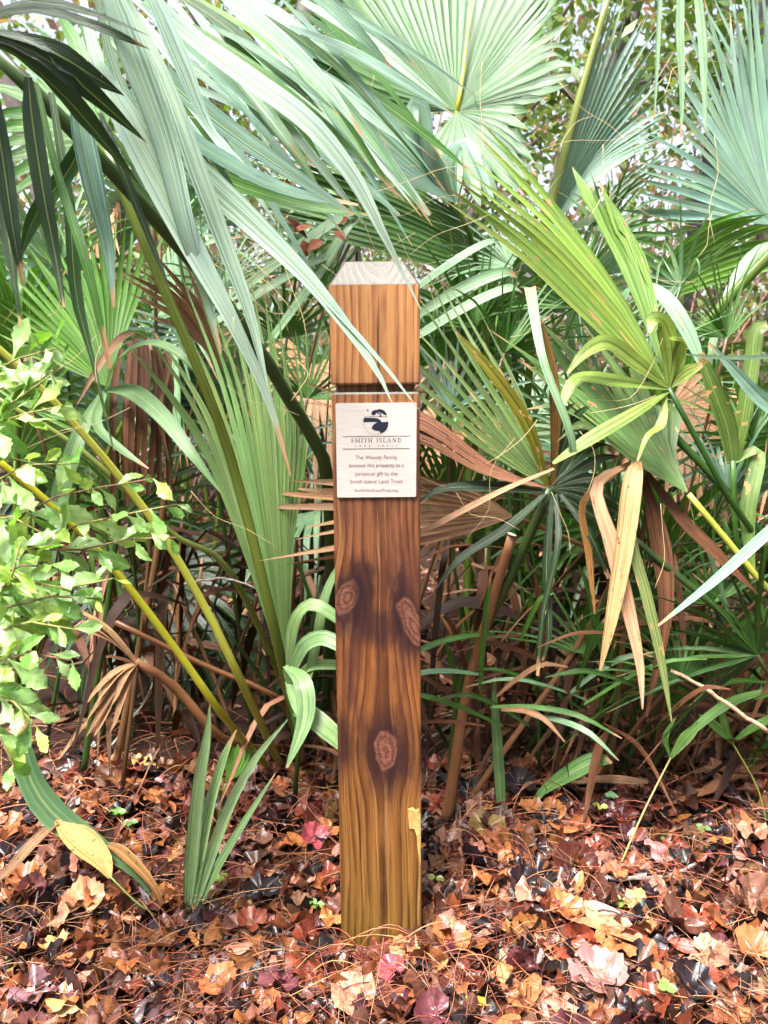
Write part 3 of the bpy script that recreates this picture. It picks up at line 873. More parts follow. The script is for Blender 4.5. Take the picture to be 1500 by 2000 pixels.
    fan3(f, hub, PX([[(950,930,1.5),(830,870,1.48),(600,800,1.53)], [(950,915,1.52),(820,835,1.5),(560,750,1.55)], [(960,905,1.53),(820,800,1.52),(540,680,1.58)]]), 9, (0.27, 0.115, 0.07), tf=.42, pleat=.6, mat=M_DEAD, jit=.05, lenvar=.25)
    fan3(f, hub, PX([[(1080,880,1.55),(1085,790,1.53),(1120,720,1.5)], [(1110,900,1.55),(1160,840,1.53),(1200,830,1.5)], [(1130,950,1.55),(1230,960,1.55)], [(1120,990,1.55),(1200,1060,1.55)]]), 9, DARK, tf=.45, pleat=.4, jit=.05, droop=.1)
    strip(f, [(1070,950,1.55,8),(1030,830,1.5,26),(960,725,1.47,24),(890,648,1.46,4)], (0.16, 0.14, 0.012, 1.0))
    strip(f, [(1080,950,1.55,8),(1085,800,1.5,22),(1075,700,1.48,16),(1058,625,1.47,4)], (0.14, 0.075, 0.02, 1.0), mat=M_DEAD)
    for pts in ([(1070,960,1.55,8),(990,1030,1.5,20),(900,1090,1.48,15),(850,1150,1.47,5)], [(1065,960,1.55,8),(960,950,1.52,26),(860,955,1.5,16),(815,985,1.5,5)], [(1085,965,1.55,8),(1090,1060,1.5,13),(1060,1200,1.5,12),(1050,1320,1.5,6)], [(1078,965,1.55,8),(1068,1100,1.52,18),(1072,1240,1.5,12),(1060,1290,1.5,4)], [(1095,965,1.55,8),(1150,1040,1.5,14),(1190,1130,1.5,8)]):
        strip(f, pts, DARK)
    for pts in ([(1082,915,1.46,8),(980,958,1.46,16),(860,1020,1.45,18),(770,1070,1.48,10)], [(1075,950,1.54,6),(1120,880,1.42,14),(1060,700,1.42,16),(1035,560,1.5,22)]):
        strip(f, pts, TAN if pts[0][1] == 915 else PALE, mat=M_DEAD if pts[0][1] == 915 else None)
    hub = P(1005, 1008, 1.62)
    f = petiole(Fp, [b + [.04, .05, 0], P(1200, 1120, 1.72), P(1090, 1045, 1.66), hub], .008, .005, (0.22, 0.11, 0.05, .8))
    fan3(f, hub, PX([[(920,950,1.6),(830,930,1.58),(640,850,1.6)], [(910,980,1.6),(800,960,1.58),(500,960,1.6)], [(910,1000,1.6),(800,1000,1.58),(430,1005,1.58)], [(910,1020,1.6),(790,1035,1.56),(515,1085,1.5)], [(920,1040,1.6),(800,1070,1.57),(560,1105,1.52)]]), 11, TAN, tf=.42, pleat=.5, mat=M_DEAD, jit=.03, lenvar=.3)
    # sawn-off brown stalk with a pale cut
    st = petiole(Fp, [b + [-.01, -.02, 0], P(912, 1350, 1.70), P(957, 1190, 1.63), P(1000, 1046, 1.56)], .0125, .0098, (0.23, 0.105, 0.05, .9), name='cut_stalk', flat=.7)
    q = P(1000.5, 1043.5, 1.555); ax = unit(P(1000, 1046, 1.56) - P(985, 1085, 1.57))
    V, F, U = tube_data([q - ax * .002, q + ax * .0012], [.0096, .0093], 8, .7)
    o = link('cut_face', V, F, M_PET, st, U, (0.75, 0.62, 0.42, 0)); 

    # ---- dark blade low over the post top
    b = ground_at(1000, 2.5)
    H = palm(b, 'palmetto with a dark green shaded blade low behind the post head')
    hub = P(1000, 555, 2.0)
    f = petiole(H, [b, P(1010, 900, 2.3), hub], .011, .007, PETD)
    fan3(f, hub, PX([[(880,530,1.95),(720,485,1.9),(480,430,1.85)], [(880,505,1.95),(700,445,1.9),(440,380,1.85)], [(880,480,1.95),(700,410,1.9),(430,330,1.85)], [(890,455,1.95),(740,375,1.9),(500,290,1.85)], [(920,440,1.97),(820,370,1.95),(600,270,1.9)]]), 15, (0.040, 0.105, 0.016, .05), tf=.5, pleat=.42, jit=.015)
    for a in ((815,560,960,470), (830,600,990,530), (835,640,1000,560), (560,640,690,430), (480,560,690,410), (430,620,640,500)):
        strip(f, [(a[0]-30,a[1]+22,1.75,18),((a[0]+a[2])/2,(a[1]+a[3])/2-6,1.74,24),(a[2],a[3],1.75,20),(a[2]+20,a[3]+12,1.78,8)], PALE)

    # ---- overhanging fronds at the top left, near the camera
    b = ground_at(-420, 1.25)
    O = palm(b, 'tall palmetto at the top left with dark blades hanging close overhead')
    hub = P(-90, 60, .92)
    f = petiole(O, [b, P(-420, 900, 1.15), P(-300, 350, 1.0), hub], .014, .010, PETD)
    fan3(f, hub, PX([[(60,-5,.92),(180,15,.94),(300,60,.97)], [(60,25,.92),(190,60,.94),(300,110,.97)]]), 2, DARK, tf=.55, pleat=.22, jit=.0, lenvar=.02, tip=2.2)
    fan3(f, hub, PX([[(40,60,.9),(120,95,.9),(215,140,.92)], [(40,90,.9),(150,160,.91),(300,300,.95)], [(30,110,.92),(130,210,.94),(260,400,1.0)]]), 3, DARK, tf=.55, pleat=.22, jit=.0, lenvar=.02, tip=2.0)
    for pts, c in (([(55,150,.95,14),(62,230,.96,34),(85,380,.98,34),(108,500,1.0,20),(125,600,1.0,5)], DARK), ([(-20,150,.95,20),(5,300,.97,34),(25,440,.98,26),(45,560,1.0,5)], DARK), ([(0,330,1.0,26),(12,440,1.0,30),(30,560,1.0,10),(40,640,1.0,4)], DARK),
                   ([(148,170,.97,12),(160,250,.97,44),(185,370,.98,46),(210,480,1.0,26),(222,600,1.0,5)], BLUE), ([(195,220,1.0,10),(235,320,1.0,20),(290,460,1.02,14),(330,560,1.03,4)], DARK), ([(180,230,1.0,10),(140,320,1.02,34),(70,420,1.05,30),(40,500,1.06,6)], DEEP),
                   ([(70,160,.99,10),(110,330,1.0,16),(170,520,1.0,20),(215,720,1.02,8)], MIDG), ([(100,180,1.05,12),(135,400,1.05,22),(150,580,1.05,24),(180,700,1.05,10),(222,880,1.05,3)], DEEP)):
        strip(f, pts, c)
    hub = P(150, -190, .95)
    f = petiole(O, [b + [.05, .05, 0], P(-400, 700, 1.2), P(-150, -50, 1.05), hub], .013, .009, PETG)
    for pts in ([(150,-190,.95,10),(215,-20,.96,60),(262,110,.97,84),(320,270,1.0,70),(362,440,1.02,52),(400,570,1.05,30),(432,690,1.06,5)],
                [(140,-150,.98,10),(185,110,.97,30),(235,210,.97,72),(300,335,1.0,84),(375,480,1.03,66),(450,620,1.06,42),(520,770,1.1,22),(568,930,1.12,4)],
                [(160,-190,.95,10),(290,-20,.97,44),(350,110,.98,56),(410,250,1.0,26),(476,318,1.0,5)],
                [(170,-150,.98,8),(320,150,.99,34),(385,330,1.01,46),(440,480,1.04,40),(490,620,1.06,26),(525,770,1.08,5)],
                [(170,-170,.98,10),(330,30,1.02,40),(470,140,1.03,62),(600,235,1.04,60),(690,345,1.06,44),(745,450,1.08,24),(785,530,1.1,9),(822,605,1.11,3)],
                [(180,-190,.98,10),(380,-60,1.06,40),(520,55,1.08,60),(620,150,1.1,46),(712,268,1.12,5)],
                [(160,-150,1.0,8),(240,180,1.04,30),(350,300,1.06,66),(440,385,1.07,72),(530,470,1.08,56),(610,552,1.09,40),(690,655,1.1,26),(742,735,1.1,12),(768,792,1.1,2)],
                [(640,590,1.095,16),(700,655,1.1,13),(760,725,1.1,9),(818,800,1.1,2)]):
        strip(f, [(q[0], q[1], q[2], q[3] * .80) for q in pts], SHEEN, fold=.3, nt=22)
    for pts, c in (([(390,0,1.2,10),(450,35,1.2,22),(510,75,1.2,14),(560,120,1.2,4)], BRIGHT), ([(230,60,1.1,30),(420,230,1.15,46),(560,330,1.18,36),(690,420,1.2,6)], BLUE), ([(250,180,1.15,30),(420,300,1.2,40),(560,370,1.22,30),(700,400,1.25,6)], BLUE),
                   ([(260,240,1.2,30),(430,345,1.25,34),(600,400,1.3,24),(720,420,1.3,5)], MIDG), ([(280,0,1.3,30),(480,180,1.35,44),(640,300,1.4,40),(780,420,1.45,8)], BLUE), ([(400,-60,1.5,30),(560,110,1.5,46),(700,250,1.5,40),(840,420,1.52,8)], SHEEN)):
        strip(f, pts, c)

    rr = random.Random(202)
    for i in range(46):                                     # crowd of narrower silvery blades behind the front ones
        x0, y0 = rr.uniform(180, 620), rr.uniform(-60, 180)
        L_ = rr.uniform(260, 480); an = rad(rr.uniform(28, 60))
        d = rr.uniform(1.15, 1.6); w = rr.uniform(12, 28)
        x1, y1 = x0 + L_ * math.cos(an), y0 + L_ * math.sin(an)
        strip(f, [(x0,y0,d,w*.5),(x0*.65+x1*.35,y0*.65+y1*.35-16,d,w),(x0*.3+x1*.7,y0*.3+y1*.7-12,d,w*.8),(x1,y1,d+.02,2)], rr.choice([SHEEN, BLUE, PALE, SHEEN, DEEP, MIDG]), nt=12)

    # ---- left clump: long stalks rising from one foot, bright fan
    b = G(580, 1535) + np.array([0, .12, 0])
    L = palm(b, 'palmetto clump left of the post with a tall flat light green fan')
    hub = P(562, 1345, 1.66)
    f = petiole(L, [b, P(585, 1450, 1.68), hub], .010, .007, DEEP)
    fan3(f, hub, PX([[(475,1080,1.6),(370,830,1.57),(195,600,1.54)], [(485,1050,1.6),(400,790,1.57),(262,570,1.54)], [(500,1030,1.6),(430,760,1.57),(335,540,1.54)], [(520,1010,1.6),(480,740,1.57),(420,510,1.54)], [(545,1010,1.6),(530,760,1.57),(500,540,1.55)], [(575,1050,1.62),(600,850,1.6),(570,640,1.58)]]),
         18, (0.25, 0.40, 0.15, .1), tf=.58, pleat=.32, jit=.012, lenvar=.1)
    for pts in ([(560,1345,1.64,8),(590,1265,1.58,30),(630,1245,1.55,32),(690,1275,1.53,24)], [(562,1340,1.64,8),(575,1215,1.58,26),(610,1180,1.55,30),(690,1230,1.54,20)], [(560,1330,1.64,8),(590,1380,1.58,36),(640,1425,1.55,40),(700,1480,1.55,20)],
                [(556,1300,1.62,10),(590,1330,1.56,36),(596,1400,1.53,34),(560,1500,1.5,5)], [(570,1330,1.64,8),(610,1300,1.6,20),(690,1300,1.58,20)], [(575,1400,1.62,8),(610,1290,1.6,20),(640,1150,1.6,18),(690,1060,1.62,5)]):
        strip(f, pts, (0.22, 0.35, 0.15, .1))
    hub = P(200, 275, 1.3)
    f = petiole(L, [b, P(545, 1270, 1.62), P(458, 920, 1.5), P(396, 744, 1.42), P(284, 480, 1.34), hub], .0125, .009, (0.10, 0.14, 0.02, .1), n=26)
    fan3(f, hub, PX([[(120,330,1.3),(-20,400,1.3)], [(110,260,1.32),(-60,260,1.35)], [(120,200,1.34),(-40,80,1.4)], [(170,160,1.36),(80,-20,1.45)], [(230,160,1.38),(230,-20,1.45)]]), 14, MIDG, tf=.5, droop=.1)
    hub = P(-20, 95, 1.15)
    f = petiole(L, [b + [.06, .05, 0], P(640, 930, 1.62), P(560, 772, 1.52), P(500, 674, 1.46), P(370, 505, 1.36), P(155, 268, 1.22), hub], .016, .0125, PETD, n=26)
    fan3(f, hub, PX([[(-80,200,1.1),(-160,380,1.1)], [(-150,100,1.1),(-330,140,1.1)], [(-120,0,1.12),(-260,-150,1.12)]]), 8, DARK, tf=.5)
    # two yellow stalks crossing behind the shrub
    hub = P(-60, 630, 1.3)
    f = petiole(L, [b + [-.05, -.03, 0], P(475, 1340, 1.55), P(396, 1178, 1.48), P(286, 1000, 1.42), P(100, 778, 1.34), hub], .0105, .0075, PETY, n=24)
    fan3(f, hub, PX([[(-160,640,1.3),(-330,720,1.3)], [(-150,560,1.3),(-330,500,1.3)], [(-80,520,1.3),(-140,330,1.3)]]), 8, BRIGHT, tf=.5, droop=.1)
    hub = P(-40, 870, 1.3)
    f = petiole(L, [b + [-.08, -.04, 0], P(431, 1392, 1.55), P(352, 1280, 1.5), P(242, 1135, 1.44), P(140, 1022, 1.38), hub], .0105, .0075, (0.36, 0.36, 0.02, .1), n=24)
    fan3(f, hub, PX([[(-160,900,1.3),(-330,980,1.3)], [(-150,800,1.3),(-330,760,1.3)]]), 6, BRIGHT, tf=.5, droop=.1)
    f = petiole(L, [b + [.0, .12, 0], P(440, 1100, 1.7), P(330, 1040, 1.66), P(160, 880, 1.6), P(-40, 760, 1.55)], .009, .007, (0.16, 0.22, 0.05, .1), n=20)

    # ---- light fan at the left edge with two arching ribbons
    b = ground_at(160, 2.0)
    N = palm(b, 'palmetto at the left edge with a small bright fan and two arching ribbons')
    hub = P(212, 757, 1.65)
    f = petiole(N, [b, P(230, 1000, 1.8), hub], .009, .006, DEEP)
    fan3(f, hub, PX([[(130,720,1.64),(-30,650,1.62)], [(140,660,1.64),(0,520,1.62)], [(160,610,1.66),(60,440,1.65)], [(195,600,1.68),(150,400,1.68)], [(225,610,1.7),(240,390,1.7)], [(250,640,1.7),(340,430,1.7)]]), 22, BRIGHT, tf=.5, pleat=.45, jit=.02)
    for pts in ([(205,760,1.6,10),(230,700,1.52,34),(290,668,1.46,32),(350,690,1.42,24),(395,740,1.42,5)], [(208,760,1.6,10),(260,765,1.52,34),(320,815,1.46,32),(370,880,1.42,22),(430,960,1.42,4)], [(205,765,1.6,8),(190,830,1.5,22),(240,880,1.46,20),(290,915,1.45,4)], [(200,765,1.6,8),(150,860,1.5,30),(110,1000,1.48,32),(100,1120,1.48,6)]):
        strip(f, pts, (0.17, 0.28, 0.13, .05))
    fdead = petiole(N, [b + [.08, 0, 0], P(330, 900, 1.75), P(290, 660, 1.68)], .01, .007, (0.16, 0.08, 0.04, .8))
    for i in range(8):
        x = 225 + 15 * i + R.uniform(-5, 5)
        strip(fdead, [(290 + (x - 290) * .75,670 + R.uniform(-15, 25),1.66,8),(x + 5,740,1.63,13),(x,840,1.6,12),(x + R.uniform(-12, 12),960 + R.uniform(-30, 60),1.6,8)], BROWN, mat=M_DEAD, fold=.5)
    fan3(fdead, P(440, 725, 1.7), PX([[(350,640,1.66),(235,600,1.62)], [(350,600,1.64),(245,530,1.6)], [(370,580,1.62),(290,490,1.58)], [(400,600,1.64),(360,520,1.6)]]), 10, (0.36, 0.19, 0.125), tf=.6, pleat=.75, mat=M_DEAD, jit=.03, lenvar=.3)
    for pts in ([(285,660,1.66,6),(250,650,1.5,16),(205,695,1.42,15),(150,790,1.4,3)], [(300,650,1.66,6),(330,700,1.6,12),(310,800,1.58,12),(330,900,1.58,3)]):
        strip(fdead, pts, (0.30, 0.16, 0.10), mat=M_DEAD, fold=.6)

    # ---- hanging dry leaflets at right
    b = ground_at(1190, 1.95)
    Q = palm(b, 'palmetto with two long tan dry leaflets hanging straight down at right')
    f = petiole(Q, [b, P(1230, 1150, 1.75), P(1270, 960, 1.65), P(1240, 905, 1.55)], .009, .006, (0.2, 0.12, 0.05, .7))
    for pts, c, mt in (([(1250,900,1.52,8),(1238,930,1.45,36),(1222,1050,1.43,38),(1196,1200,1.42,26),(1172,1310,1.42,4)], (0.48, 0.28, 0.13), M_DEAD), ([(1230,905,1.55,8),(1165,950,1.47,24),(1195,1060,1.46,36),(1225,1180,1.45,32),(1250,1300,1.45,18),(1255,1385,1.45,3)], (0.50, 0.29, 0.17), M_DEAD),
                       ([(1250,905,1.55,8),(1232,1040,1.46,20),(1262,1160,1.45,24),(1290,1280,1.45,18),(1312,1410,1.45,3)], (0.19, 0.24, 0.08, 1), M_LEAF), ([(1230,905,1.55,8),(1140,980,1.5,14),(1150,1080,1.5,16),(1162,1200,1.5,4)], (0.25, 0.12, 0.04), M_DEAD),
                       ([(1250,905,1.6,8),(1290,1060,1.58,40),(1300,1200,1.56,26),(1262,1400,1.56,5)], BROWN, M_DEAD), ([(1250,905,1.6,8),(1330,1010,1.58,30),(1400,1080,1.56,30),(1480,1160,1.56,5)], BROWN, M_DEAD)):
        strip(f, pts, c, mat=mt)
    for pts, c in (([(1640,920,1.5,16),(1500,1040,1.48,22),(1400,1130,1.46,18),(1285,1222,1.45,4)], BLUE), ([(1600,690,1.4,10),(1500,697,1.4,9),(1400,698,1.4,8),(1340,692,1.4,3)], (0.05, 0.11, 0.06, 0)), ([(1600,840,1.45,30),(1500,790,1.44,30),(1440,730,1.44,20),(1385,670,1.44,4)], BLUE)):
        strip(f, pts, c)
    petiole(Q, [P(1600, 1330, 1.7), P(1460, 1235, 1.62), P(1330, 1130, 1.58), P(1230, 1045, 1.56)], .008, .006, PETD)
    # low green blades near the ground at right
    for i in range(44):
        x0, y0 = R.uniform(900, 1560), R.uniform(1230, 1420)
        dpt = R.uniform(1.5, 1.85)
        an = rad(R.choice([R.uniform(150, 215), R.uniform(-40, 30), R.uniform(60, 120)]))
        L_ = R.uniform(120, 300)
        x1, y1 = x0 + L_ * math.cos(an), y0 - L_ * math.sin(an) * .8
        strip(f, [(x0,y0,dpt+.05,6),((x0*2+x1)/3,(y0*2+y1)/3-20,dpt,11),((x0+2*x1)/3,(y0+2*y1)/3-25,dpt-.04,11),(x1,y1,dpt-.06,2)], *R.choice([(MIDG,), (PALE,), (DEEP,), (BROWN, .25, M_DEAD), ((0.26, 0.13, 0.075), .25, M_DEAD)]), nt=10)
hero_palms()

# ------------------------------------------------------------------ palms that fill the thicket behind
def filler_palm(base, nf, h0, h1, cols, label, seed, spread=1.0, avoid=True):
    rr = random.Random(seed)
    base = np.array([base[0], base[1], gz(base[0], base[1])])
    T = palm(base, label)
    for i in range(nf):
        az = rr.uniform(0, 2 * PI)
        lean = rr.uniform(.12, .75) * spread
        H = rr.uniform(h0, h1)
        hub = base + np.array([math.cos(az) * lean * H, math.sin(az) * lean * H * .7, H])
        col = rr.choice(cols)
        midp = base + (hub - base) * .5 + np.array([0, 0, .08 * H])
        dead = rr.random() < .14
        f = petiole(T, [base, midp, hub], .010, .006, PETG if not dead else (0.18, 0.09, 0.04, .8), n=10, sides=6)
        out = unit(hub - midp + np.array([0, -.15 * H, rr.uniform(-.3, .2)]))
        if dead: out = unit(out + np.array([0, 0, -1.6]))
        side = unit(np.cross(out, np.array([rr.gauss(0, .35), rr.gauss(0, .35), 1.0])))
        upn = np.cross(side, out)
        Lf = rr.uniform(.42, .68) * (0.8 if dead else 1)
        keys = []
        for a in np.linspace(-125, 125, 9):
            d = out * math.cos(rad(a)) + side * math.sin(rad(a))
            ll = Lf * (1 - .25 * abs(a) / 125)
            p1 = hub + d * ll * .5 + upn * .04
            p2 = hub + d * ll * .95 + np.array([0, 0, -.16 * ll])
            keys.append([p1, p2])
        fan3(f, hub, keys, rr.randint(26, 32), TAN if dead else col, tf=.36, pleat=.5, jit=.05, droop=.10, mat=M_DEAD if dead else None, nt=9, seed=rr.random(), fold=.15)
    return T

FILL = [
    ((-1.15, 1.05), 6, .55, 1.25, [MIDG, PALE, BRIGHT], 'leafy palmetto behind the left edge shrub', 1),
    ((-0.62, 1.30), 6, .55, 1.35, [PALE, BLUE, MIDG], 'palmetto with pale fans behind the left clump', 2),
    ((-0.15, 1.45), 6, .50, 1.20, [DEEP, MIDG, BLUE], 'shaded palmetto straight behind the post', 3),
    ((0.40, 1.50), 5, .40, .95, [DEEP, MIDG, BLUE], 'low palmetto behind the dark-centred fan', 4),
    ((0.95, 1.35), 5, .35, .80, [MIDG, DEEP, PALE], 'low palmetto behind the hanging dry leaflets', 5),
    ((1.45, 1.05), 6, .35, .95, [MIDG, BLUE, BRIGHT], 'bushy palmetto at the right edge at mid height', 6),
    ((-1.75, 1.9), 6, .8, 1.7, [PALE, MIDG], 'taller palmetto deep behind the left edge', 7),
    ((-0.75, 2.2), 7, .9, 1.8, [PALE, BLUE, MIDG], 'tall palmetto deep behind the overhanging blades', 8),
    ((0.05, 2.4), 6, .8, 1.6, [PALE, BLUE], 'tall pale palmetto deep behind the post head', 9),
    ((0.75, 2.5), 4, .35, .80, [PALE, BLUE, MIDG], 'low palmetto deep behind the half-closed frond', 10),
    ((1.75, 2.1), 5, .5, 1.0, [BLUE, MIDG], 'blue-grey palmetto deep behind the right edge fan', 11),
]
for a in FILL:
    filler_palm(*a)
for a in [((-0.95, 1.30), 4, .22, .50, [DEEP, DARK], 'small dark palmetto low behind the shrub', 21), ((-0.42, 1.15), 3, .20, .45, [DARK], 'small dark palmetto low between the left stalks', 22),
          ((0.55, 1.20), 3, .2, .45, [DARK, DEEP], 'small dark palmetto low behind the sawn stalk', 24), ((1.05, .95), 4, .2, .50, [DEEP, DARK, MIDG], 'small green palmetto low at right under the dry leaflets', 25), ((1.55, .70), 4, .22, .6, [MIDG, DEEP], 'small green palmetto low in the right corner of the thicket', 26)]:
    filler_palm(*a, spread=1.2)  # understory shade is put into the dark leaf colours of these low plants

def narrow_fans():
    """Fronds split into narrow blades that criss-cross through the thicket."""
    rr = random.Random(64)
    spots = [(560, 660, 1.85, 100, 'left of the post head'), (480, 800, 1.9, 70, 'behind the tall light green fan'), (640, 560, 1.95, 110, 'straight behind the post head'), (930, 640, 1.85, 120, 'right behind the post head'), (985, 690, 1.75, 60, 'over the dark-centred fan'), (1130, 600, 1.85, 110, 'behind the yellow-green fan'),
             (1200, 1010, 1.75, 130, 'behind the hanging dry leaflets'), (1260, 720, 1.8, 80, 'behind the yellow-green fan hub'), (1420, 660, 1.8, 110, 'at the right edge, head height of the plaque'), (1470, 860, 1.7, 120, 'at the right edge below the long blue blade'), (1390, 1180, 1.7, 100, 'low at the right edge'),
             (340, 440, 1.75, 60, 'behind the overhanging pale leaflets'), (110, 520, 1.7, 100, 'behind the dark hanging blades'), (700, 330, 2.1, 140, 'above the post head'), (1150, 1280, 1.75, 110, 'low behind the upright single blade'), (1330, 1330, 1.65, 120, 'near the ground at right'), (430, 560, 1.9, 90, 'left behind the pale leaflets'), (60, 800, 1.75, 60, 'behind the top of the shrub'), (880, 480, 2.1, 90, 'above the post, right side'),
             (520, 900, 1.8, 110, 'left of the plaque'), (600, 780, 1.75, 75, 'close left of the groove'), (400, 660, 1.8, 120, 'behind the long dark stalk'), (880, 800, 1.8, 60, 'close right of the groove'), (1000, 520, 1.9, 140, 'over the vivid backlit blade, left of it'), (1120, 840, 1.75, 100, 'between the two fans at right'), (1180, 460, 2.0, 50, 'below the half-closed frond'), (1330, 560, 1.9, 130, 'before the vivid backlit blade'), (1420, 960, 1.68, 80, 'right of the thick green stalk'), (1250, 1180, 1.72, 60, 'behind the tips of the dry leaflets'), (1480, 1280, 1.62, 140, 'at the right edge near the ground'), (300, 300, 1.7, 40, 'in the gap under the dark blades'), (700, 430, 1.95, 160, 'just above the post head, left'), (960, 360, 2.0, 100, 'under the large round fan'), (250, 1000, 1.8, 80, 'behind the yellow stalks')]
    for i, (px, py, d, an, wd) in enumerate(spots):
        hub = P(px, py, d)
        b = ground_at(px + rr.uniform(-330, 330), d + rr.uniform(.1, .5))
        T = palm(b, 'palmetto frond split into narrow crossing blades, ' + wd)
        f = petiole(T, [b, (b + hub) / 2 + np.array([rr.gauss(0, .03), .05, 0]), hub], rr.uniform(.0045, .0075), .004, rr.choice([PETD, PETD, DEEP, (0.09, 0.045, 0.02, 1.0)]), n=10, sides=6)
        col = rr.choice([PALE, BLUE, MIDG, PALE, BRIGHT, MIDG]) if py < 1000 else rr.choice([MIDG, DEEP])
        span = rr.uniform(110, 190)
        keys = []
        for a in np.linspace(an - span / 2, an + span / 2, 7):
            L = rr.uniform(210, 330) * (1.7 / d)
            dx, dy = math.cos(rad(a)), -math.sin(rad(a))
            dd = rr.uniform(-.16, .08)
            keys.append([(px + dx * L * .5, py + dy * L * .5, d + dd * .5), (px + dx * L, py + dy * L + 35, d + dd)])
        fan3(f, hub, PX(keys), rr.randint(13, 19), col, tf=.16, pleat=.5, jit=.07, droop=.05, nt=9, seed=i, fold=.12, tip=1.2, lenvar=.25)
narrow_fans()

def dead_skirts():
    """Withered fronds hanging and lying under the living ones."""
    rr = random.Random(91)
    spots = [((-0.30, .62), 'heap of withered fronds behind the left clump foot'), ((0.30, .70), 'heap of withered fronds behind the sawn stalk foot'), ((0.62, .60), 'heap of withered fronds under the dark-centred fan'), ((0.98, .62), 'heap of withered fronds under the hanging dry leaflets'), ((-0.75, .85), 'heap of withered fronds behind the shrub'), ((1.35, .95), 'heap of withered fronds at the right edge')]
    for (x, y), lb in spots:
        b = np.array([x, y, gz(x, y)])
        T = thing('withered_palm', b, lb, 'dead palm')
        for i in range(46):
            az = rr.uniform(0, 2 * PI)
            h = rr.uniform(.05, .62)
            p0 = b + np.array([rr.gauss(0, .10), rr.gauss(0, .08), h])
            ln = rr.uniform(.18, .5)
            d = np.array([math.cos(az), math.sin(az) * .6, 0])
            p1 = p0 + d * ln * .5 + np.array([0, 0, rr.uniform(-.02, .08)])
            p2 = p0 + d * ln * .95 + np.array([0, 0, -rr.uniform(.05, h + .02)])
            q = catmull([p0, p1, p2], 8)
            q[:, 2] = np.maximum(q[:, 2], .004)
            w = rr.uniform(.006, .016) * np.array([.4, .8, 1, 1, .9, .7, .4, .05])
            e = unit(np.cross(d, [rr.gauss(0, .5), rr.gauss(0, .5), 1.0]))
            leaflet_mesh('leaflet', q - np.array([0, 0, .004]), q - e * w[:, None], q + e * w[:, None], None, T, M_DEAD, vary(rr.choice([BROWN, (0.06, 0.024, 0.013), (0.14, 0.06, 0.032), (0.030, 0.014, 0.009), (0.035, 0.016, 0.010), (0.26, 0.13, 0.075)]), .2))
        for i in range(9):
            p0 = b + np.array([rr.gauss(0, .08), rr.gauss(0, .06), 0])
            p2 = p0 + np.array([rr.gauss(0, .22), rr.gauss(0, .1), rr.uniform(.25, .7)])
            V, F, U = tube_data(catmull([p0, (p0 + p2) / 2 + [rr.gauss(0, .02), 0, 0], p2], 7), np.linspace(.007, .0045, 7), 6, .7)
            link('stalk', V, F, M_PET, T, U, rr.choice([(0.09, 0.04, 0.02, 1), (0.03, 0.06, 0.010, .3), (0.02, 0.04, 0.008, .3), (0.16, 0.075, 0.035, 1)]))
dead_skirts()

def threads():
    """Curling fibres that come loose from the leaflet edges."""
    rr = random.Random(17)
    par = [o for o in bpy.data.objects if o.name.startswith('frond') and o.parent]
    for i in range(60):
        f = par[rr.randrange(min(len(par), 26))]
        px, py, d = rr.uniform(60, 1450), rr.uniform(20, 1000), rr.uniform(1.0, 1.6)
        if 600 < px < 860 and d < 1.5: d = rr.uniform(1.45, 1.7)
        L = rr.uniform(60, 240); an = rr.uniform(0, 6.28)
        pts = [P(px, py, d)]
        for k in range(3):
            an += rr.gauss(0, .5)
            px += L / 3 * math.cos(an); py += L / 3 * abs(math.sin(an))
            pts.append(P(px, py, d))
        V, F, U = tube_data(catmull(pts, 10), .0005, 4)
        link('thread', V, F, M_PET, f, U, (0.50, 0.38, 0.22, 0))
threads()

# ------------------------------------------------------------------ masses of small things
def mass(name, V, F, tints, mat, uvs=None, label=None, parent=None):
    """One mesh holding what nobody could count; tints one colour per vertex."""
    o = link(name, V, F, mat, parent, uvs)
    ca = o.data.color_attributes.new('tint', 'FLOAT_COLOR', 'POINT')
    t = np.ones((len(V), 4), np.float32); t[:, :3] = tints
    ca.data.foreach_set('color', t.ravel())
    return tag(o, label, None, None, 'stuff')

def rot_rand(rr, tilt):
    e = Euler((rr.gauss(0, tilt), rr.gauss(0, tilt), rr.uniform(0, 2 * PI)))
    return np.array(e.to_matrix())

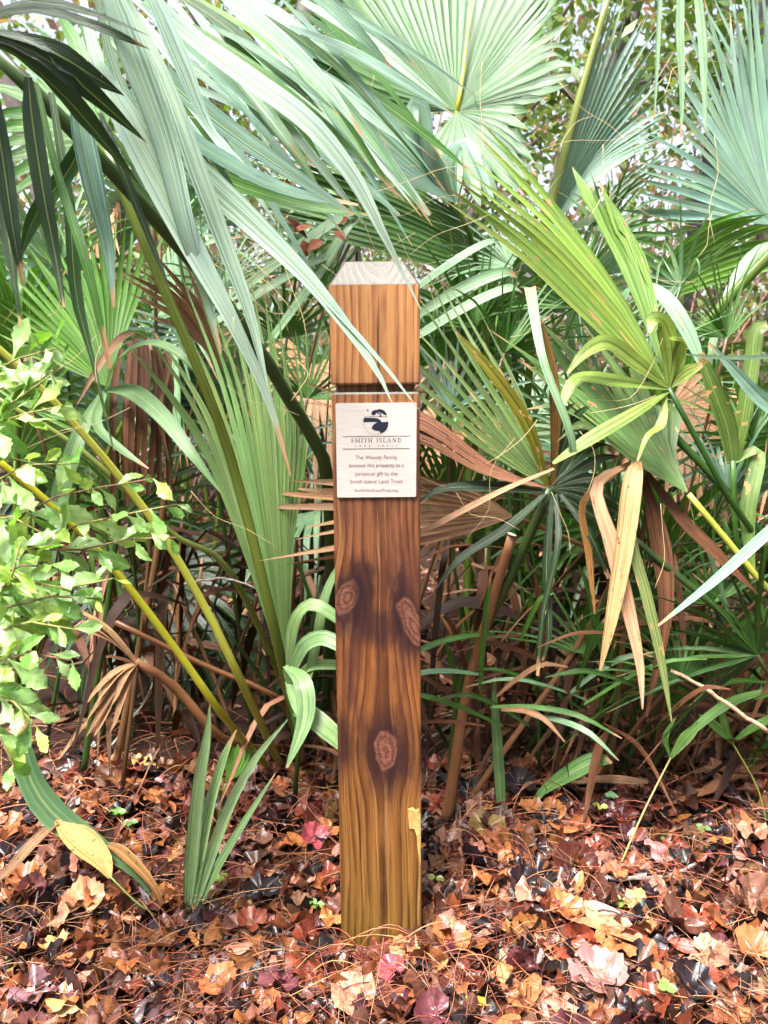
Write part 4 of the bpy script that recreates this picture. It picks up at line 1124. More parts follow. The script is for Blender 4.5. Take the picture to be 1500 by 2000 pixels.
# ------------------------------------------------------------------ fallen leaves
def vine_leaf(seed):
    rr = random.Random(seed)
    n = 36
    V = [(0.0, 0.0, 0.0)]; UV = [(.5, .25)]; F = []
    ph = [rr.uniform(0, 6) for _ in range(5)]
    cup = rr.uniform(-.6, .9); foldv = rr.uniform(-.2, .7)
    cr = rr.uniform(.07, .17)
    rimr = []
    for i in range(n):
        a = 2 * PI * i / n            # 0 = tip (+y)
        lob = .95 + .035 * math.cos(3 * a) * (1 if abs(math.sin(a)) < .9 else .7)
        notch = 1 - .72 * math.exp(-((abs(a - PI)) / .30) ** 2)
        tooth = 1.0 if i % 2 == 0 else .93
        rimr.append(.5 * lob * notch * tooth * (1 + rr.uniform(-.035, .035)))
    for f in (.38, .72, 1.0):
        for i in range(n):
            a = 2 * PI * i / n
            r = rimr[i] * (f if f < 1 else 1)
            if f < 1: r = f * (rimr[i] * .5 + .5 * .43 * (1 - .72 * math.exp(-((abs(a - PI)) / .30) ** 2)))
            x, y = r * math.sin(a), r * math.cos(a) + .16
            z = cup * r * r * 1.6 + foldv * abs(x) * .5 + cr * r * 1.6 * math.sin(5 * a + ph[0]) + cr * .6 * r * math.sin(9 * a + ph[1]) + cr * .5 * math.sin(11 * x + ph[2]) * math.sin(10 * y + ph[3])
            V.append((x, y, z)); UV.append((.5 + x * .9, .25 + (y - .0) * .6))
    for i in range(n):
        j = (i + 1) % n
        F.append((0, 1 + j, 1 + i))
        for k in range(2):
            b0, b1 = 1 + k * n, 1 + (k + 1) * n
            F.append((b0 + i, b0 + j, b1 + j, b1 + i))
    return np.array(V), F, np.array(UV)

def oval_leaf(seed):
    rr = random.Random(seed)
    n = 9
    V, UV, F = [], [], []
    cup = rr.uniform(-.5, .8); arch = rr.uniform(-.35, .35); tw = rr.uniform(-.6, .6)
    wd = rr.uniform(.15, .24)
    for i in range(n):
        t = i / (n - 1)
        w = wd * math.sin(PI * min(1, max(0.0, t * .96 + .02))) ** .75 * (1 + rr.uniform(-.06, .06))
        zz = arch * (t - .5) ** 2
        for s in (-1, -.5, 0, .5, 1):
            V.append((s * w * math.cos(tw * t), t - .5, zz + cup * (s * w) ** 2 * 6 * .5 + s * w * math.sin(tw * t)))
            UV.append((.5 + s * .5 * .4, t))
    for i in range(n - 1):
        for k in range(4):
            a = i * 5 + k
            F.append((a, a + 1, a + 6, a + 5))
    return np.array(V), F, np.array(UV)

VINE = [vine_leaf(i) for i in range(9)]
OVAL = [oval_leaf(50 + i) for i in range(6)]
LCOL = {'pinkish tan': (0.40, 0.18, 0.115), 'orange-brown': (0.38, 0.13, 0.045), 'rust-red': (0.21, 0.048, 0.024), 'brown': (0.095, 0.034, 0.02), 'plum-coloured': (0.13, 0.038, 0.045), 'blackish': (0.018, 0.011, 0.013), 'straw-coloured': (0.56, 0.33, 0.12)}
LW = [('pinkish tan', 20), ('orange-brown', 33), ('rust-red', 26), ('brown', 20), ('plum-coloured', 7), ('blackish', 29), ('straw-coloured', 3)]
def pick_col(rr):
    r = rr.uniform(0, sum(w for _, w in LW))
    for k, w in LW:
        r -= w
        if r <= 0: return k
    return LW[-1][0]

def in_post(x, y, m=.0):
    return abs(x - POST_X) < .075 + m and -.008 - m < y < .15 + m

def leaf_meshes(src, name):
    out = []
    for V, F, UV in src:
        me = bpy.data.meshes.new(name)
        me.from_pydata(V.tolist(), [], F)
        uvl = me.uv_layers.new(name='UVMap')
        idx = np.empty(len(me.loops), dtype=np.int32); me.loops.foreach_get('vertex_index', idx)
        uvl.data.foreach_set('uv', UV.astype(np.float32)[idx].ravel())
        me.polygons.foreach_set('use_smooth', [True] * len(me.polygons))
        me.materials.append(M_LITTER)
        out.append(me)
    return out

def where_words(x, y):
    z = 'front edge litter' if y < -.20 else ('middle litter' if y < .08 else 'rear litter')
    for lim, w in ((-.50, 'below the shrub'), (-.27, 'by the grassy sprout'), (-.09, 'close left of the post'), (.09, 'in line with the post'), (.27, 'close right of the post'), (.50, 'below the dry leaflets')):
        if x < lim: return z + ', ' + w
    return z + ', far right'

def fallen_leaves():
    rr = random.Random(5)
    mv, mo = leaf_meshes(VINE, 'vine_leaf'), leaf_meshes(OVAL, 'oval_leaf')
    heroes = [  # px, py, kind, colour name or tint, size m, turn, tilt, label
        (1245, 1788, 'v', (0.50, 0.34, 0.13), .045, .4, .25, 'pale yellow lobed leaf lying flat, the palest right of the post'),
        (1100, 1640, 'o', 'orange-brown', .06, 1.2, .2, None), (1405, 1665, 'o', (0.55, 0.22, 0.04), .06, 1.9, .1, 'orange oval leaf with dark holes at right'),
        (1045, 1775, 'v', 'pinkish tan', .075, 2.2, .2, None), (860, 1600, 'v', 'rust-red', .07, 1.0, .3, None), (870, 1520, 'v', 'rust-red', .08, 2.0, .5, None), (1005, 1690, 'v', 'orange-brown', .07, .2, .2, None),
        (960, 1740, 'v', 'orange-brown', .075, 2.9, .15, None), (1180, 1960, 'v', (0.34, 0.16, 0.14), .105, .5, .15, 'large pink veined vine leaf at the front edge, right of the post'),
        (1360, 1975, 'v', 'blackish', .085, 1.0, .2, 'large blackish toothed leaf at the front edge, far right'), (1400, 1530, 'v', 'pinkish tan', .07, .9, .4, None), (1020, 1570, 'v', 'blackish', .08, .4, .5, None),
        (1050, 1680, 'v', 'blackish', .075, 1.5, .4, None), (1090, 1830, 'v', 'blackish', .08, .9, .2, None), (1030, 1920, 'v', 'plum-coloured', .07, 2.5, .6, None), (890, 1850, 'v', (0.45, 0.13, 0.09), .07, 1.5, .3, None), (880, 1880, 'v', 'orange-brown', .075, .2, .2, None),
        (1170, 1830, 'o', (0.46, 0.20, 0.10), .15, 1.0, .15, 'long folded tan leaf lying right of the post'), (165, 1800, 'v', (0.58, 0.28, 0.14), .085, .2, .15, 'large orange-tan toothed leaf flat at the lower left'), (380, 1855, 'o', (0.58, 0.24, 0.07), .045, 3.6, .2, 'orange oval leaf left of the post foot, near the front'),
        (415, 1805, 'v', 'blackish', .07, 2.0, .4, None), (515, 1780, 'v', 'blackish', .075, .4, .5, None), (60, 1755, 'v', 'orange-brown', .08, 1.0, .2, None), (90, 1970, 'v', (0.16, 0.08, 0.09), .09, 2.2, .2, 'greyish plum leaf in the lower left corner'), (265, 1550, 'v', 'orange-brown', .05, .3, .3, None),
        (300, 1510, 'v', 'straw-coloured', .055, 2.2, .3, None), (545, 1575, 'o', (0.50, 0.20, 0.09), .06, .2, .6, 'upright orange leaf beside the left clump foot'), (140, 1900, 'o', 'orange-brown', .05, 1.4, .1, None), (500, 1835, 'v', 'rust-red', .06, 1.1, .2, None), (95, 1665, 'v', 'brown', .07, .6, .3, None),
        (620, 1670, 'v', (0.34, 0.06, 0.07), .07, 1.2, .4, 'crimson crumpled leaf beside the left side of the post'), (1290, 1700, 'v', (0.36, 0.17, 0.16), .07, .7, .3, 'pink toothed leaf far right, halfway back'), (1470, 1650, 'v', 'pinkish tan', .08, 2.7, .3, None), (195, 2010, 'o', 'straw-coloured', .055, 1.5, .1, None), (935, 1985, 'o', (0.66, 0.36, 0.04), .042, 1.5, .1, 'yellow-orange narrow leaf at the front edge, right of the post'),
        (1210, 1870, 'v', 'orange-brown', .08, 1.9, .25, None), (1330, 1830, 'v', 'brown', .09, 2.2, .3, None), (1450, 1800, 'v', 'pinkish tan', .07, .9, .3, None), (770, 1930, 'v', (0.36, 0.06, 0.07), .05, .8, .4, 'crimson leaf under the needles at the post foot'), (330, 1990, 'v', (0.08, 0.045, 0.05), .08, 1.9, .2, None), (440, 1960, 'v', 'orange-brown', .07, .9, .2, None),
        (560, 1950, 'v', 'plum-coloured', .08, 2.0, .3, None), (700, 1985, 'v', 'pinkish tan', .08, .9, .2, None), (840, 1960, 'v', 'brown', .08, 2.1, .3, None), (1480, 1900, 'v', 'orange-brown', .08, .6, .2, None), (600, 1900, 'v', 'rust-red', .075, 2.8, .3, None), (230, 1700, 'v', 'brown', .08, 1.0, .3, None), (450, 1650, 'v', 'orange-brown', .06, 2.0, .3, None)]
    placed = {}
    n_v = n_o = 0
    def put(kind, me, x, y, z, sz, rz, tx, ty, colname, tint, label):
        nm = 'vine_leaf' if kind == 'v' else 'oval_leaf'
        o = bpy.data.objects.new(nm, me)
        COL.objects.link(o)
        o.location = (x, y, z)
        o.rotation_euler = (tx, ty, rz)
        o.scale = (sz, sz, sz)
        o.color = (*tint, 1)
        if label is None:
            size = 'large' if sz > .08 else ('small' if sz < .055 else 'medium')
            tl = math.hypot(tx, ty)
            state = 'flat' if tl < .25 else ('tilted' if tl < .55 else 'upturned')
            lum = sum(tint) / sum(LCOL.get(colname, tint))
            tone = 'dull ' if lum < .9 else ('bright ' if lum > 1.1 else '')
            label = f"{size} {state} {tone}{colname} {'toothed' if kind == 'v' else 'oval'} leaf, {where_words(x, y)}"
        placed.setdefault(label, []).append((math.hypot(x, y), o))
        tag(o, label, 'leaf', 'fallen leaves in the litter')
    for px, py, kind, cl, sz, rz, tilt, label in heroes:
        p = G(px, py)
        if in_post(p[0], p[1], .01): continue
        nm = cl if isinstance(cl, str) else 'tan'
        tint = LCOL[cl] if isinstance(cl, str) else cl
        if not isinstance(cl, str) and label is None: nm = 'dark' if sum(cl) < .3 else 'reddish'
        put(kind, rr.choice(mv if kind == 'v' else mo), p[0], p[1], p[2] + .026 + .25 * sz * tilt, sz * (1.0 if kind == 'v' else 1.1), rz, rr.gauss(0, tilt) + .15, rr.gauss(0, tilt), nm, tint, label)
        if kind == 'v': n_v += 1
        else: n_o += 1
    for kind, total in (('v', 250), ('o', 110)):
        n = n_v if kind == 'v' else n_o
        while n < total:
            px, py = rr.uniform(-60, 1560), 2060 - 560 * rr.random() ** .8
            p = G(px, py)
            if in_post(p[0], p[1], .012): continue
            c = pick_col(rr)
            if kind == 'o' and c in ('blackish', 'plum-coloured'): c = 'orange-brown'
            f = rr.uniform(.75, 1.25)
            tint = tuple(a * f * rr.uniform(.9, 1.1) for a in LCOL[c])
            sz = rr.uniform(.036, .076) if kind == 'v' else rr.uniform(.032, .06)
            tl = .28 if rr.random() < .8 else .7
            put(kind, rr.choice(mv if kind == 'v' else mo), p[0], p[1], p[2] + rr.uniform(.016, .034), sz, rr.uniform(0, 6.28), rr.gauss(0, tl), rr.gauss(0, tl), c, tint, None)
            n += 1
    for lb, v in placed.items():
        v.sort(key=lambda q: q[0])
        for q, w in zip(v, {2: ('nearer in', 'farther out'), 3: ('nearest in', 'between two', 'farthest out')}.get(len(v), ())):
            q[1]['label'] = lb + ', ' + w
    # the rest of the litter, beneath and behind
    VV, FF, TT, UU = [], [], [], []
    base = 0
    for i in range(5200):
        if i < 2600:
            px, py = rr.uniform(-120, 1620), rr.uniform(1480, 2120)
            p = G(px, py); x, y = p[0], p[1]
            zz = rr.uniform(-.004, .016)
        else:
            x, y = rr.uniform(-3.2, 3.2), rr.uniform(.15, 4.5)
            if rr.random() < .35: x, y = rr.uniform(-1.5, 1.5), rr.uniform(-.8, .6)
            zz = rr.uniform(0.0, .02)
        if in_post(x, y, .005): continue
        kind = rr.random() < .62
        V, F, UV = rr.choice(VINE if kind else OVAL)
        sz = rr.uniform(.05, .10) if kind else rr.uniform(.035, .065)
        Rm = rot_rand(rr, .33)
        VV.append((V * sz) @ Rm.T + np.array([x, y, gz(x, y) + zz]))
        FF += [tuple(a + base for a in f) for f in F]
        base += len(V)
        c = LCOL[pick_col(rr)]
        f = rr.uniform(.25, .8)
        TT.append(np.tile(np.array(c) * f * np.array([1, rr.uniform(.85, 1.15), rr.uniform(.85, 1.2)]), (len(V), 1)))
        UU.append(UV)
    mass('leaf_litter', np.vstack(VV), FF, np.vstack(TT), M_LITTER_S, np.vstack(UU), 'brown and blackish leaf litter under the palmettos')
fallen_leaves()

# ------------------------------------------------------------------ pine needles
def needle_mass(name, items, label):
    VV, FF, TT = [], [], []
    base = 0
    for pts, r, col in items:
        p = np.asarray(pts)
        n = len(p)
        for i in range(n):
            t = unit(p[min(n - 1, i + 1)] - p[max(0, i - 1)])
            a = unit(np.cross(t, [0, 0, 1.0]) + 1e-6); b = np.cross(t, a)
            for k in range(3):
                an = 2 * PI * k / 3 + .5
                VV.append(p[i] + r * (math.cos(an) * a + math.sin(an) * b)); TT.append(col)
        for i in range(n - 1):
            for k in range(3):
                FF.append((base + i * 3 + k, base + i * 3 + (k + 1) % 3, base + (i + 1) * 3 + (k + 1) % 3, base + (i + 1) * 3 + k))
        base += 3 * n
    return mass(name, np.array(VV), FF, np.array(TT), M_NEEDLE, None, label)

def needles():
    rr = random.Random(8)
    cols = [(0.28, 0.085, 0.04), (0.36, 0.13, 0.06), (0.18, 0.05, 0.026), (0.44, 0.22, 0.11), (0.10, 0.03, 0.02)]
    it = []
    def one(x, y, L, an, lift, arch, r=.0007):
        d = np.array([math.cos(an), math.sin(an), 0])
        n2 = np.array([-d[1], d[0], 0])
        bend = rr.uniform(-.18, .18) * L
        z0 = rr.uniform(.0, .022)
        pts = []
        for t in (0, .16, .33, .5, .67, .84, 1):
            q = np.array([x, y, 0]) + d * (t - .5) * L + n2 * bend * 4 * t * (1 - t)
            q[2] = gz(q[0], q[1]) + .008 + z0 + arch * 4 * t * (1 - t) + lift * t
            pts.append(q)
        if any(in_post(q[0], q[1]) for q in pts): return
        it.append((pts, r, tuple(a * rr.uniform(.8, 1.2) for a in rr.choice(cols))))
    for i in range(1900):
        px, py = rr.uniform(-80, 1580), 2080 - 640 * rr.random() ** .9
        p = G(px, py)
        one(p[0], p[1], rr.uniform(.06, .17), rr.uniform(0, 6.28), rr.uniform(-.012, .03), rr.uniform(0, .022))
    for i in range(70):                      # heaped round the post foot
        an = rr.uniform(0, 2 * PI)
        x, y = POST_X + rr.gauss(0, .15), -.07 + rr.gauss(0, .07)
        one(x, y, rr.uniform(.09, .2), rr.choice([rr.gauss(.0, .5), rr.gauss(PI, .5), rr.uniform(0, 6.28)]), rr.uniform(-.01, .03), rr.uniform(.005, .03), .0008)
    for i in range(8):                      # leaning on the post face
        x = POST_X + rr.uniform(-.10, .10)
        y = rr.uniform(-.05, -.012)
        one(x, y, rr.uniform(.08, .18), rr.gauss(0, .25), rr.uniform(-.02, .05), rr.uniform(.02, .055), .001)
    needle_mass('pine_needles', it, 'reddish pine needles strewn over the ground and round the post')
    it2 = []
    it.clear()
    for i in range(1600):
        x, y = rr.uniform(-2.2, 2.2), rr.uniform(.3, 3.0)
        one(x, y, rr.uniform(.08, .2), rr.uniform(0, 6.28), rr.uniform(-.01, .06), rr.uniform(0, .05), .0011)
    needle_mass('pine_needles', it, 'dark pine needles under the palmettos')
needles()

# ------------------------------------------------------------------ broad-leaved shrub at the left
def shrub_leaf(seed):
    """Obovate blade with a few coarse teeth towards the tip, folded on the midrib; y runs 0..1 from stalk to tip."""
    rr = random.Random(seed)
    prof = [(0, .02), (.1, .03), (.2, .06), (.3, .11), (.4, .165), (.48, .215), (.54, .275), (.57, .265), (.61, .225), (.67, .27), (.71, .265), (.75, .21), (.82, .20), (.86, .18), (.91, .11), (.97, .05), (1.0, .008)]
    V, UV, F = [], [], []
    arch = rr.uniform(-.5, .15); fold = rr.uniform(.0, .7); wv = rr.uniform(.02, .05); ph = rr.uniform(0, 6); kl = rr.uniform(.65, .95); kr = rr.uniform(.65, .95)
    for t, w in prof:
        wl, wr = w * (kl + rr.uniform(-.04, .04)), w * (kr + rr.uniform(-.04, .04))
        z = arch * t * t * 1.0 + wv * math.sin(t * 7 + ph)
        for s, ww in ((-1, wl), (-.5, wl), (0, 0), (.5, wr), (1, wr)):
            x = s * ww
            V.append((x, t, z + fold * abs(x) - (.9 * x * x) + .02 * math.sin(9 * t + 5 * s + ph)))
            UV.append((.5 + x, t))
    for i in range(len(prof) - 1):
        for k in range(4):
            a = i * 5 + k
            F.append((a, a + 1, a + 6, a + 5))
    return np.array(V), F, np.array(UV)

def build_shrub():
    rr = random.Random(33)
    base = ground_at(-330, 1.3)
    T = thing('broadleaf_shrub', base, 'bright green toothed-leaf shrub reaching in from the left edge', 'shrub')
    k = NT('shrub_leaf')
    oi = k.n('ShaderNodeObjectInfo')
    u, v, _ = k.xyz(k.n('ShaderNodeUVMap').outputs[0])
    off = k.math('MULTIPLY', oi.outputs['Random'], 41.0)
    mid = k.math('SUBTRACT', 1.0, k.smooth(k.math('ABSOLUTE', k.math('SUBTRACT', u, .5)), 0.0, 0.022))
    side = k.math('ABSOLUTE', k.math('SINE', k.math('MULTIPLY', k.math('SUBTRACT', v, k.math('MULTIPLY', k.math('ABSOLUTE', k.math('SUBTRACT', u, .5)), .8)), 26.0)))
    sv = k.math('SUBTRACT', 1.0, k.smooth(side, 0.0, 0.22))
    nz = k.noise(k.vec(k.math('ADD', u, off), v, off), 6.0, 4.0, .6)
    c = k.mix(1.0, oi.outputs['Color'], k.ramp(nz, [(.3, (.72, .78, .7)), (.7, (1.25, 1.18, 1.2))]), 'MULTIPLY')
    c = k.mix(k.math('MULTIPLY', k.math('MAXIMUM', mid, k.math('MULTIPLY', sv, .4)), .5), c, (0.36, 0.46, 0.14))
    hole = k.smooth(k.noise(k.vec(k.math('ADD', u, off), k.math('ADD', v, 3.0), off), 5.0, 2.0, .5), .74, .77)
    c = k.mix(hole, c, (0.25, 0.10, 0.04))
    k.base(c, k.math('ADD', .20, k.math('MULTIPLY', nz, .2)), .75)
    k.bump(k.math('ADD', nz, k.math('MULTIPLY', sv, -.3)), .45, .002)
    k.translucent(k.mix(1.0, c, (1.3, 1.4, .45), 'MULTIPLY'), .3)
    meshes = []
    for i in range(12):
        V, F, UV = shrub_leaf(i)
        me = bpy.data.meshes.new('leaf')
        me.from_pydata(V.tolist(), [], F)
        uvl = me.uv_layers.new(name='UVMap')
        idx = np.empty(len(me.loops), dtype=np.int32); me.loops.foreach_get('vertex_index', idx)
        uvl.data.foreach_set('uv', UV.astype(np.float32)[idx].ravel())
        me.polygons.foreach_set('use_smooth', [True] * len(me.polygons))
        me.materials.append(k.m)
        meshes.append(me)
    spines = [  # photo points of each branch, depth
        [(-120,800,1.12),(0,720,1.06),(60,690,1.03),(110,680,1.0)], [(-120,900,1.14),(10,800,1.05),(80,745,1.02),(125,715,1.0)], [(-120,860,1.12),(0,830,1.05),(70,800,1.02),(140,790,1.0)],
        [(-120,960,1.15),(0,940,1.06),(60,905,1.03),(150,905,1.02)], [(-100,1010,1.15),(40,1010,1.1),(130,960,1.08),(210,950,1.06),(300,935,1.05)], [(-100,1100,1.15),(60,1060,1.1),(170,1020,1.08),(270,1000,1.06),(345,985,1.05)],
        [(-100,1060,1.15),(90,1075,1.1),(190,1070,1.08),(300,1040,1.06),(345,1050,1.05)], [(-120,1040,1.12),(0,1020,1.02),(50,1000,.99),(80,1040,.98)], [(-120,1160,1.12),(-10,1130,1.02),(60,1100,.99),(130,1110,.98)],
        [(-120,1200,1.12),(0,1190,1.02),(90,1165,1.0),(200,1170,1.0)], [(-120,1250,1.12),(0,1230,1.0),(60,1215,.97),(150,1230,.96)], [(-120,1310,1.12),(0,1290,1.0),(70,1275,.98),(140,1290,.97)],
        [(-120,1330,1.1),(-20,1350,1.0),(40,1380,.97),(80,1430,.96)], [(-120,1400,1.1),(-30,1420,1.0),(10,1450,.97),(30,1500,.96)], [(-120,1120,1.15),(30,1130,1.06),(120,1150,1.04),(220,1130,1.03)], [(-120,1180,1.12),(0,1160,1.0),(30,1120,.97),(40,1060,.96)]]
    for sp in spines:
        pts = catmull([base + np.array([0, 0, .25])] + [P(*q) for q in sp], 14)
        V, F, U = tube_data(pts, np.linspace(.0035, .0011, 14), 6)
        br = link('branch', V, F, M_TWIG, T, U, (0.24, 0.20, 0.06) if rr.random() < .6 else (0.17, 0.09, 0.045))
        vis = catmull([P(*q) for q in sp], 40)
        nl = rr.randint(17, 19)
        for i in range(nl):
            t = .12 + .88 * (i + rr.uniform(-.3, .3)) / (nl - 1)
            t = min(1.0, max(.02, t))
            p = vis[int(t * 39)]
            tan = unit(vis[min(39, int(t * 39) + 1)] - vis[max(0, int(t * 39) - 2)])
            az = rr.uniform(0, 2 * PI)
            a1 = unit(np.cross(tan, [0, 0, 1.0])); b1 = np.cross(tan, a1)
            d = unit(tan * rr.uniform(.35, 1.0) + (a1 * math.cos(az) + b1 * math.sin(az)) * rr.uniform(.5, 1.0) + np.array([0, 0, -.15]))
            nrm = np.array([rr.gauss(0, .45), -.75 + rr.gauss(0, .4), .75 + rr.gauss(0, .4)])
            nrm = unit(nrm - d * np.dot(nrm, d))
            xax = np.cross(d, nrm)
            L = rr.uniform(.036, .068) * (1 if t < .85 else .7)
            M = Matrix(((xax[0], d[0], nrm[0], 0), (xax[1], d[1], nrm[1], 0), (xax[2], d[2], nrm[2], 0), (0, 0, 0, 1)))
            o = bpy.data.objects.new('leaf', rr.choice(meshes))
            COL.objects.link(o)
            o.parent = br
            o.matrix_local = Matrix.Translation(Vector(p - np.asarray(WORLD_LOC[br.name]))) @ M @ Matrix.Scale(L, 4)
            f = rr.uniform(.8, 1.25)
            o.color = (*(a * f for a in rr.choice([(0.27, 0.44, 0.15), (0.34, 0.49, 0.22), (0.17, 0.36, 0.07), (0.32, 0.47, 0.09)])), 1)
build_shrub()

# ------------------------------------------------------------------ sprouts, stray blades and small plants at the front
def sprout(base, label, blades, pet=None):
    T = thing('palmetto_sprout', base, label, 'sprout', None)
    for pts, c in blades:
        strip(T, pts, c, fold=.5)
    return T
def dgr(px, py, dz=0.0):
    return depth_of(G(px, py)) + dz
def sprouts():
    b = G(366, 1795); d0 = depth_of(b)
    sprout(b, 'grass-like sprout of upright narrow blades left of the post', [
        ([(366,1795,d0,12),(374,1680,d0-.01,26),(390,1520,d0-.02,24),(404,1440,d0-.02,16),(410,1375,d0-.02,2)], (0.19, 0.30, 0.14, .0)),
        ([(368,1795,d0,12),(385,1690,d0,24),(410,1570,d0,22),(440,1470,d0,14),(462,1425,d0,2)], (0.19, 0.30, 0.14, .0)),
        ([(372,1795,d0,12),(405,1690,d0,22),(450,1570,d0+.02,20),(500,1480,d0+.03,14),(562,1405,d0+.03,2)], (0.20, 0.31, 0.15, .0)),
        ([(375,1795,d0,10),(420,1700,d0,18),(480,1600,d0,14),(538,1510,d0,2)], (0.19, 0.30, 0.14, .0))])
    b = G(425, 1640); d0 = depth_of(b)
    T = thing('palmetto_sprout', b, 'little pleated fan on a thin stalk behind the grass-like sprout', 'sprout')
    hub = P(440, 1530, d0)
    f = petiole(T, [b, P(428, 1590, d0), hub], .0022, .0018, PETG, sides=6, n=8)
    fan3(f, hub, PX([[(440,1500,d0),(432,1470,d0)], [(458,1490,d0),(452,1455,d0)], [(475,1490,d0),(480,1450,d0)], [(480,1505,d0),(505,1462,d0)]]), 8, BRIGHT, tf=.85, pleat=.6, nt=8)
    b = G(325, 1800); d0 = depth_of(b)
    T = thing('palmetto_sprout', b, 'drooping broad green blade half dried to tan, lower left', 'sprout')
    f = petiole(T, [b, P(270, 1765, d0-.02), P(215, 1712, d0-.02)], .0022, .0018, (0.2, 0.26, 0.08, 0), sides=6, n=8)
    strip(f, [(215,1715,d0-.02,8),(200,1680,d0-.01,42),(160,1640,d0,62),(120,1608,d0+.02,30),(108,1603,d0+.02,6)], (0.56, 0.35, 0.13), mat=M_DEAD, fold=.3)
    strip(f, [(330,1790,d0+.02,5),(255,1700,d0+.02,12),(180,1645,d0+.02,40),(105,1590,d0+.02,52),(62,1530,d0+.02,46),(40,1450,d0+.02,36),(44,1400,d0+.02,10)], (0.085, 0.175, 0.075, .0), fold=.35)
    strip(f, [(108,1604,d0+.02,20),(60,1650,d0-.03,26),(15,1700,d0-.05,22),(-20,1730,d0-.06,5)], (0.25, 0.13, 0.07), mat=M_DEAD, fold=.5)
    strip(f, [(325,1798,d0,5),(300,1730,d0,16),(235,1660,d0+.02,26),(200,1645,d0+.03,4)], (0.40, 0.20, 0.07), mat=M_DEAD, fold=.4)
    b = G(980, 1590); d0 = depth_of(b)
    sprout(b, 'single upright narrow green blade right of the post', [([(980,1592,d0,14),(976,1520,d0,22),(970,1430,d0,20),(966,1370,d0,14),(966,1318,d0,2)], (0.12, 0.215, 0.085, .0))])
    b = G(1035, 1580); d0 = depth_of(b)
    sprout(b, 'short arching green blade right of the upright one', [([(1035,1580,d0,5),(1060,1545,d0,16),(1120,1505,d0-.02,34),(1170,1482,d0-.03,30),(1196,1490,d0-.03,4)], (0.10, 0.22, 0.05, .0))])
    b = G(1205, 1705); d0 = depth_of(b)
    T = thing('palmetto_sprout', b, 'thin leaning stem with a ragged yellow-green top, lower right', 'sprout')
    f = petiole(T, [b, P(1255, 1590, d0+.02), P(1310, 1480, d0+.06)], .0024, .002, (0.36, 0.30, 0.12, .3), sides=6, n=8)
    for q in ([(1310,1480,d0+.06,6),(1340,1440,d0+.06,22),(1372,1410,d0+.06,4)], [(1310,1480,d0+.06,6),(1300,1440,d0+.05,12),(1320,1400,d0+.05,3)], [(1310,1480,d0+.06,6),(1360,1420,d0+.1,16),(1430,1370,d0+.12,18),(1530,1340,d0+.12,3)]):
        strip(f, q, BRIGHT)
    b = G(1500, 1620); d0 = depth_of(b)
    T = thing('palmetto_sprout', b, 'thin green stem with narrow blades at the right edge', 'sprout')
    f = petiole(T, [b, P(1480, 1540, d0), P(1430, 1450, d0)], .002, .0016, (0.22, 0.28, 0.05, .1), sides=6, n=8)
    for q in ([(1430,1450,d0,6),(1400,1420,d0,18),(1365,1395,d0,3)], [(1430,1450,d0,6),(1412,1400,d0,14),(1410,1360,d0,3)], [(1430,1450,d0,6),(1490,1410,d0+.03,20),(1580,1380,d0+.03,3)]):
        strip(f, q, BRIGHT)
sprouts()

def seedling(px, py, h, leaves, col, label):
    b = G(px, py)
    T = thing('seedling', b, label, 'seedling')
    rr = random.Random(px)
    top = b + np.array([rr.uniform(-.01, .01), rr.uniform(-.01, .0), h])
    V, F, U = tube_data(catmull([b, (b + top) / 2 + [.003, 0, 0], top], 6), .0009, 5)
    link('stem', V, F, M_SMALL, T, U, (0.12, 0.16, 0.05))
    for i in range(leaves):
        az = 2 * PI * i / leaves + rr.uniform(-.3, .3)
        L = rr.uniform(.014, .022)
        d = np.array([math.cos(az), math.sin(az) * .8 - .15, rr.uniform(.05, .5)]); d = unit(d)
        e = unit(np.cross(d, [0, -.4, 1.0])); nn = np.cross(e, d)
        lv = []
        for t, w in ((0, .03), (.25, .28), (.5, .38), (.75, .27), (1, .02)):
            for s in (-1, 0, 1):
                lv.append(top + d * t * L + e * s * w * L - nn * (.12 * L * (s == 0)) - np.array([0, 0, .25 * L * t * t]))
        fc = [(r * 3 + k, r * 3 + k + 1, r * 3 + k + 4, r * 3 + k + 3) for r in range(4) for k in range(2)]
        link('leaf', lv, fc, M_SMALL, T, None, vary(col, .15, 1))
for q in ((1168, 1600, .035, 3, (0.46, 0.50, 0.10), 'yellow three-leaved seedling right of the post'), (1196, 1585, .045, 5, (0.20, 0.34, 0.16), 'pale green leafy seedling beside the yellow one'), (1300, 1660, .03, 4, (0.14, 0.30, 0.06), 'small green seedling near the leaning stem'),
          (1375, 1640, .035, 3, (0.16, 0.32, 0.10), 'thin green seedling far right, halfway back'), (1290, 1990, .06, 4, (0.20, 0.40, 0.08), 'bright green seedling at the front edge, right'), (230, 1610, .035, 4, (0.18, 0.36, 0.07), 'green seedling left of the sprout, halfway back'),
          (262, 1625, .03, 4, (0.20, 0.36, 0.12), 'second green seedling left of the sprout, nearer to it'), (440, 1735, .03, 5, (0.18, 0.36, 0.05), 'low creeping green seedling just right of the sprout'), (525, 1745, .025, 2, (0.34, 0.46, 0.20), 'pale two-leaved seedling between sprout and post'), (612, 1790, .03, 3, (0.16, 0.34, 0.06), 'green seedling close to the post foot'),
          (855, 1740, .03, 2, (0.40, 0.48, 0.08), 'yellow-green seedling close right of the post'), (1200, 1775, .02, 3, (0.20, 0.36, 0.06), 'tiny green seedling in the litter right of the post'), (895, 1945, .018, 2, (0.46, 0.46, 0.03), 'tiny yellow seedling at the front, right of the post')):
    seedling(*q)

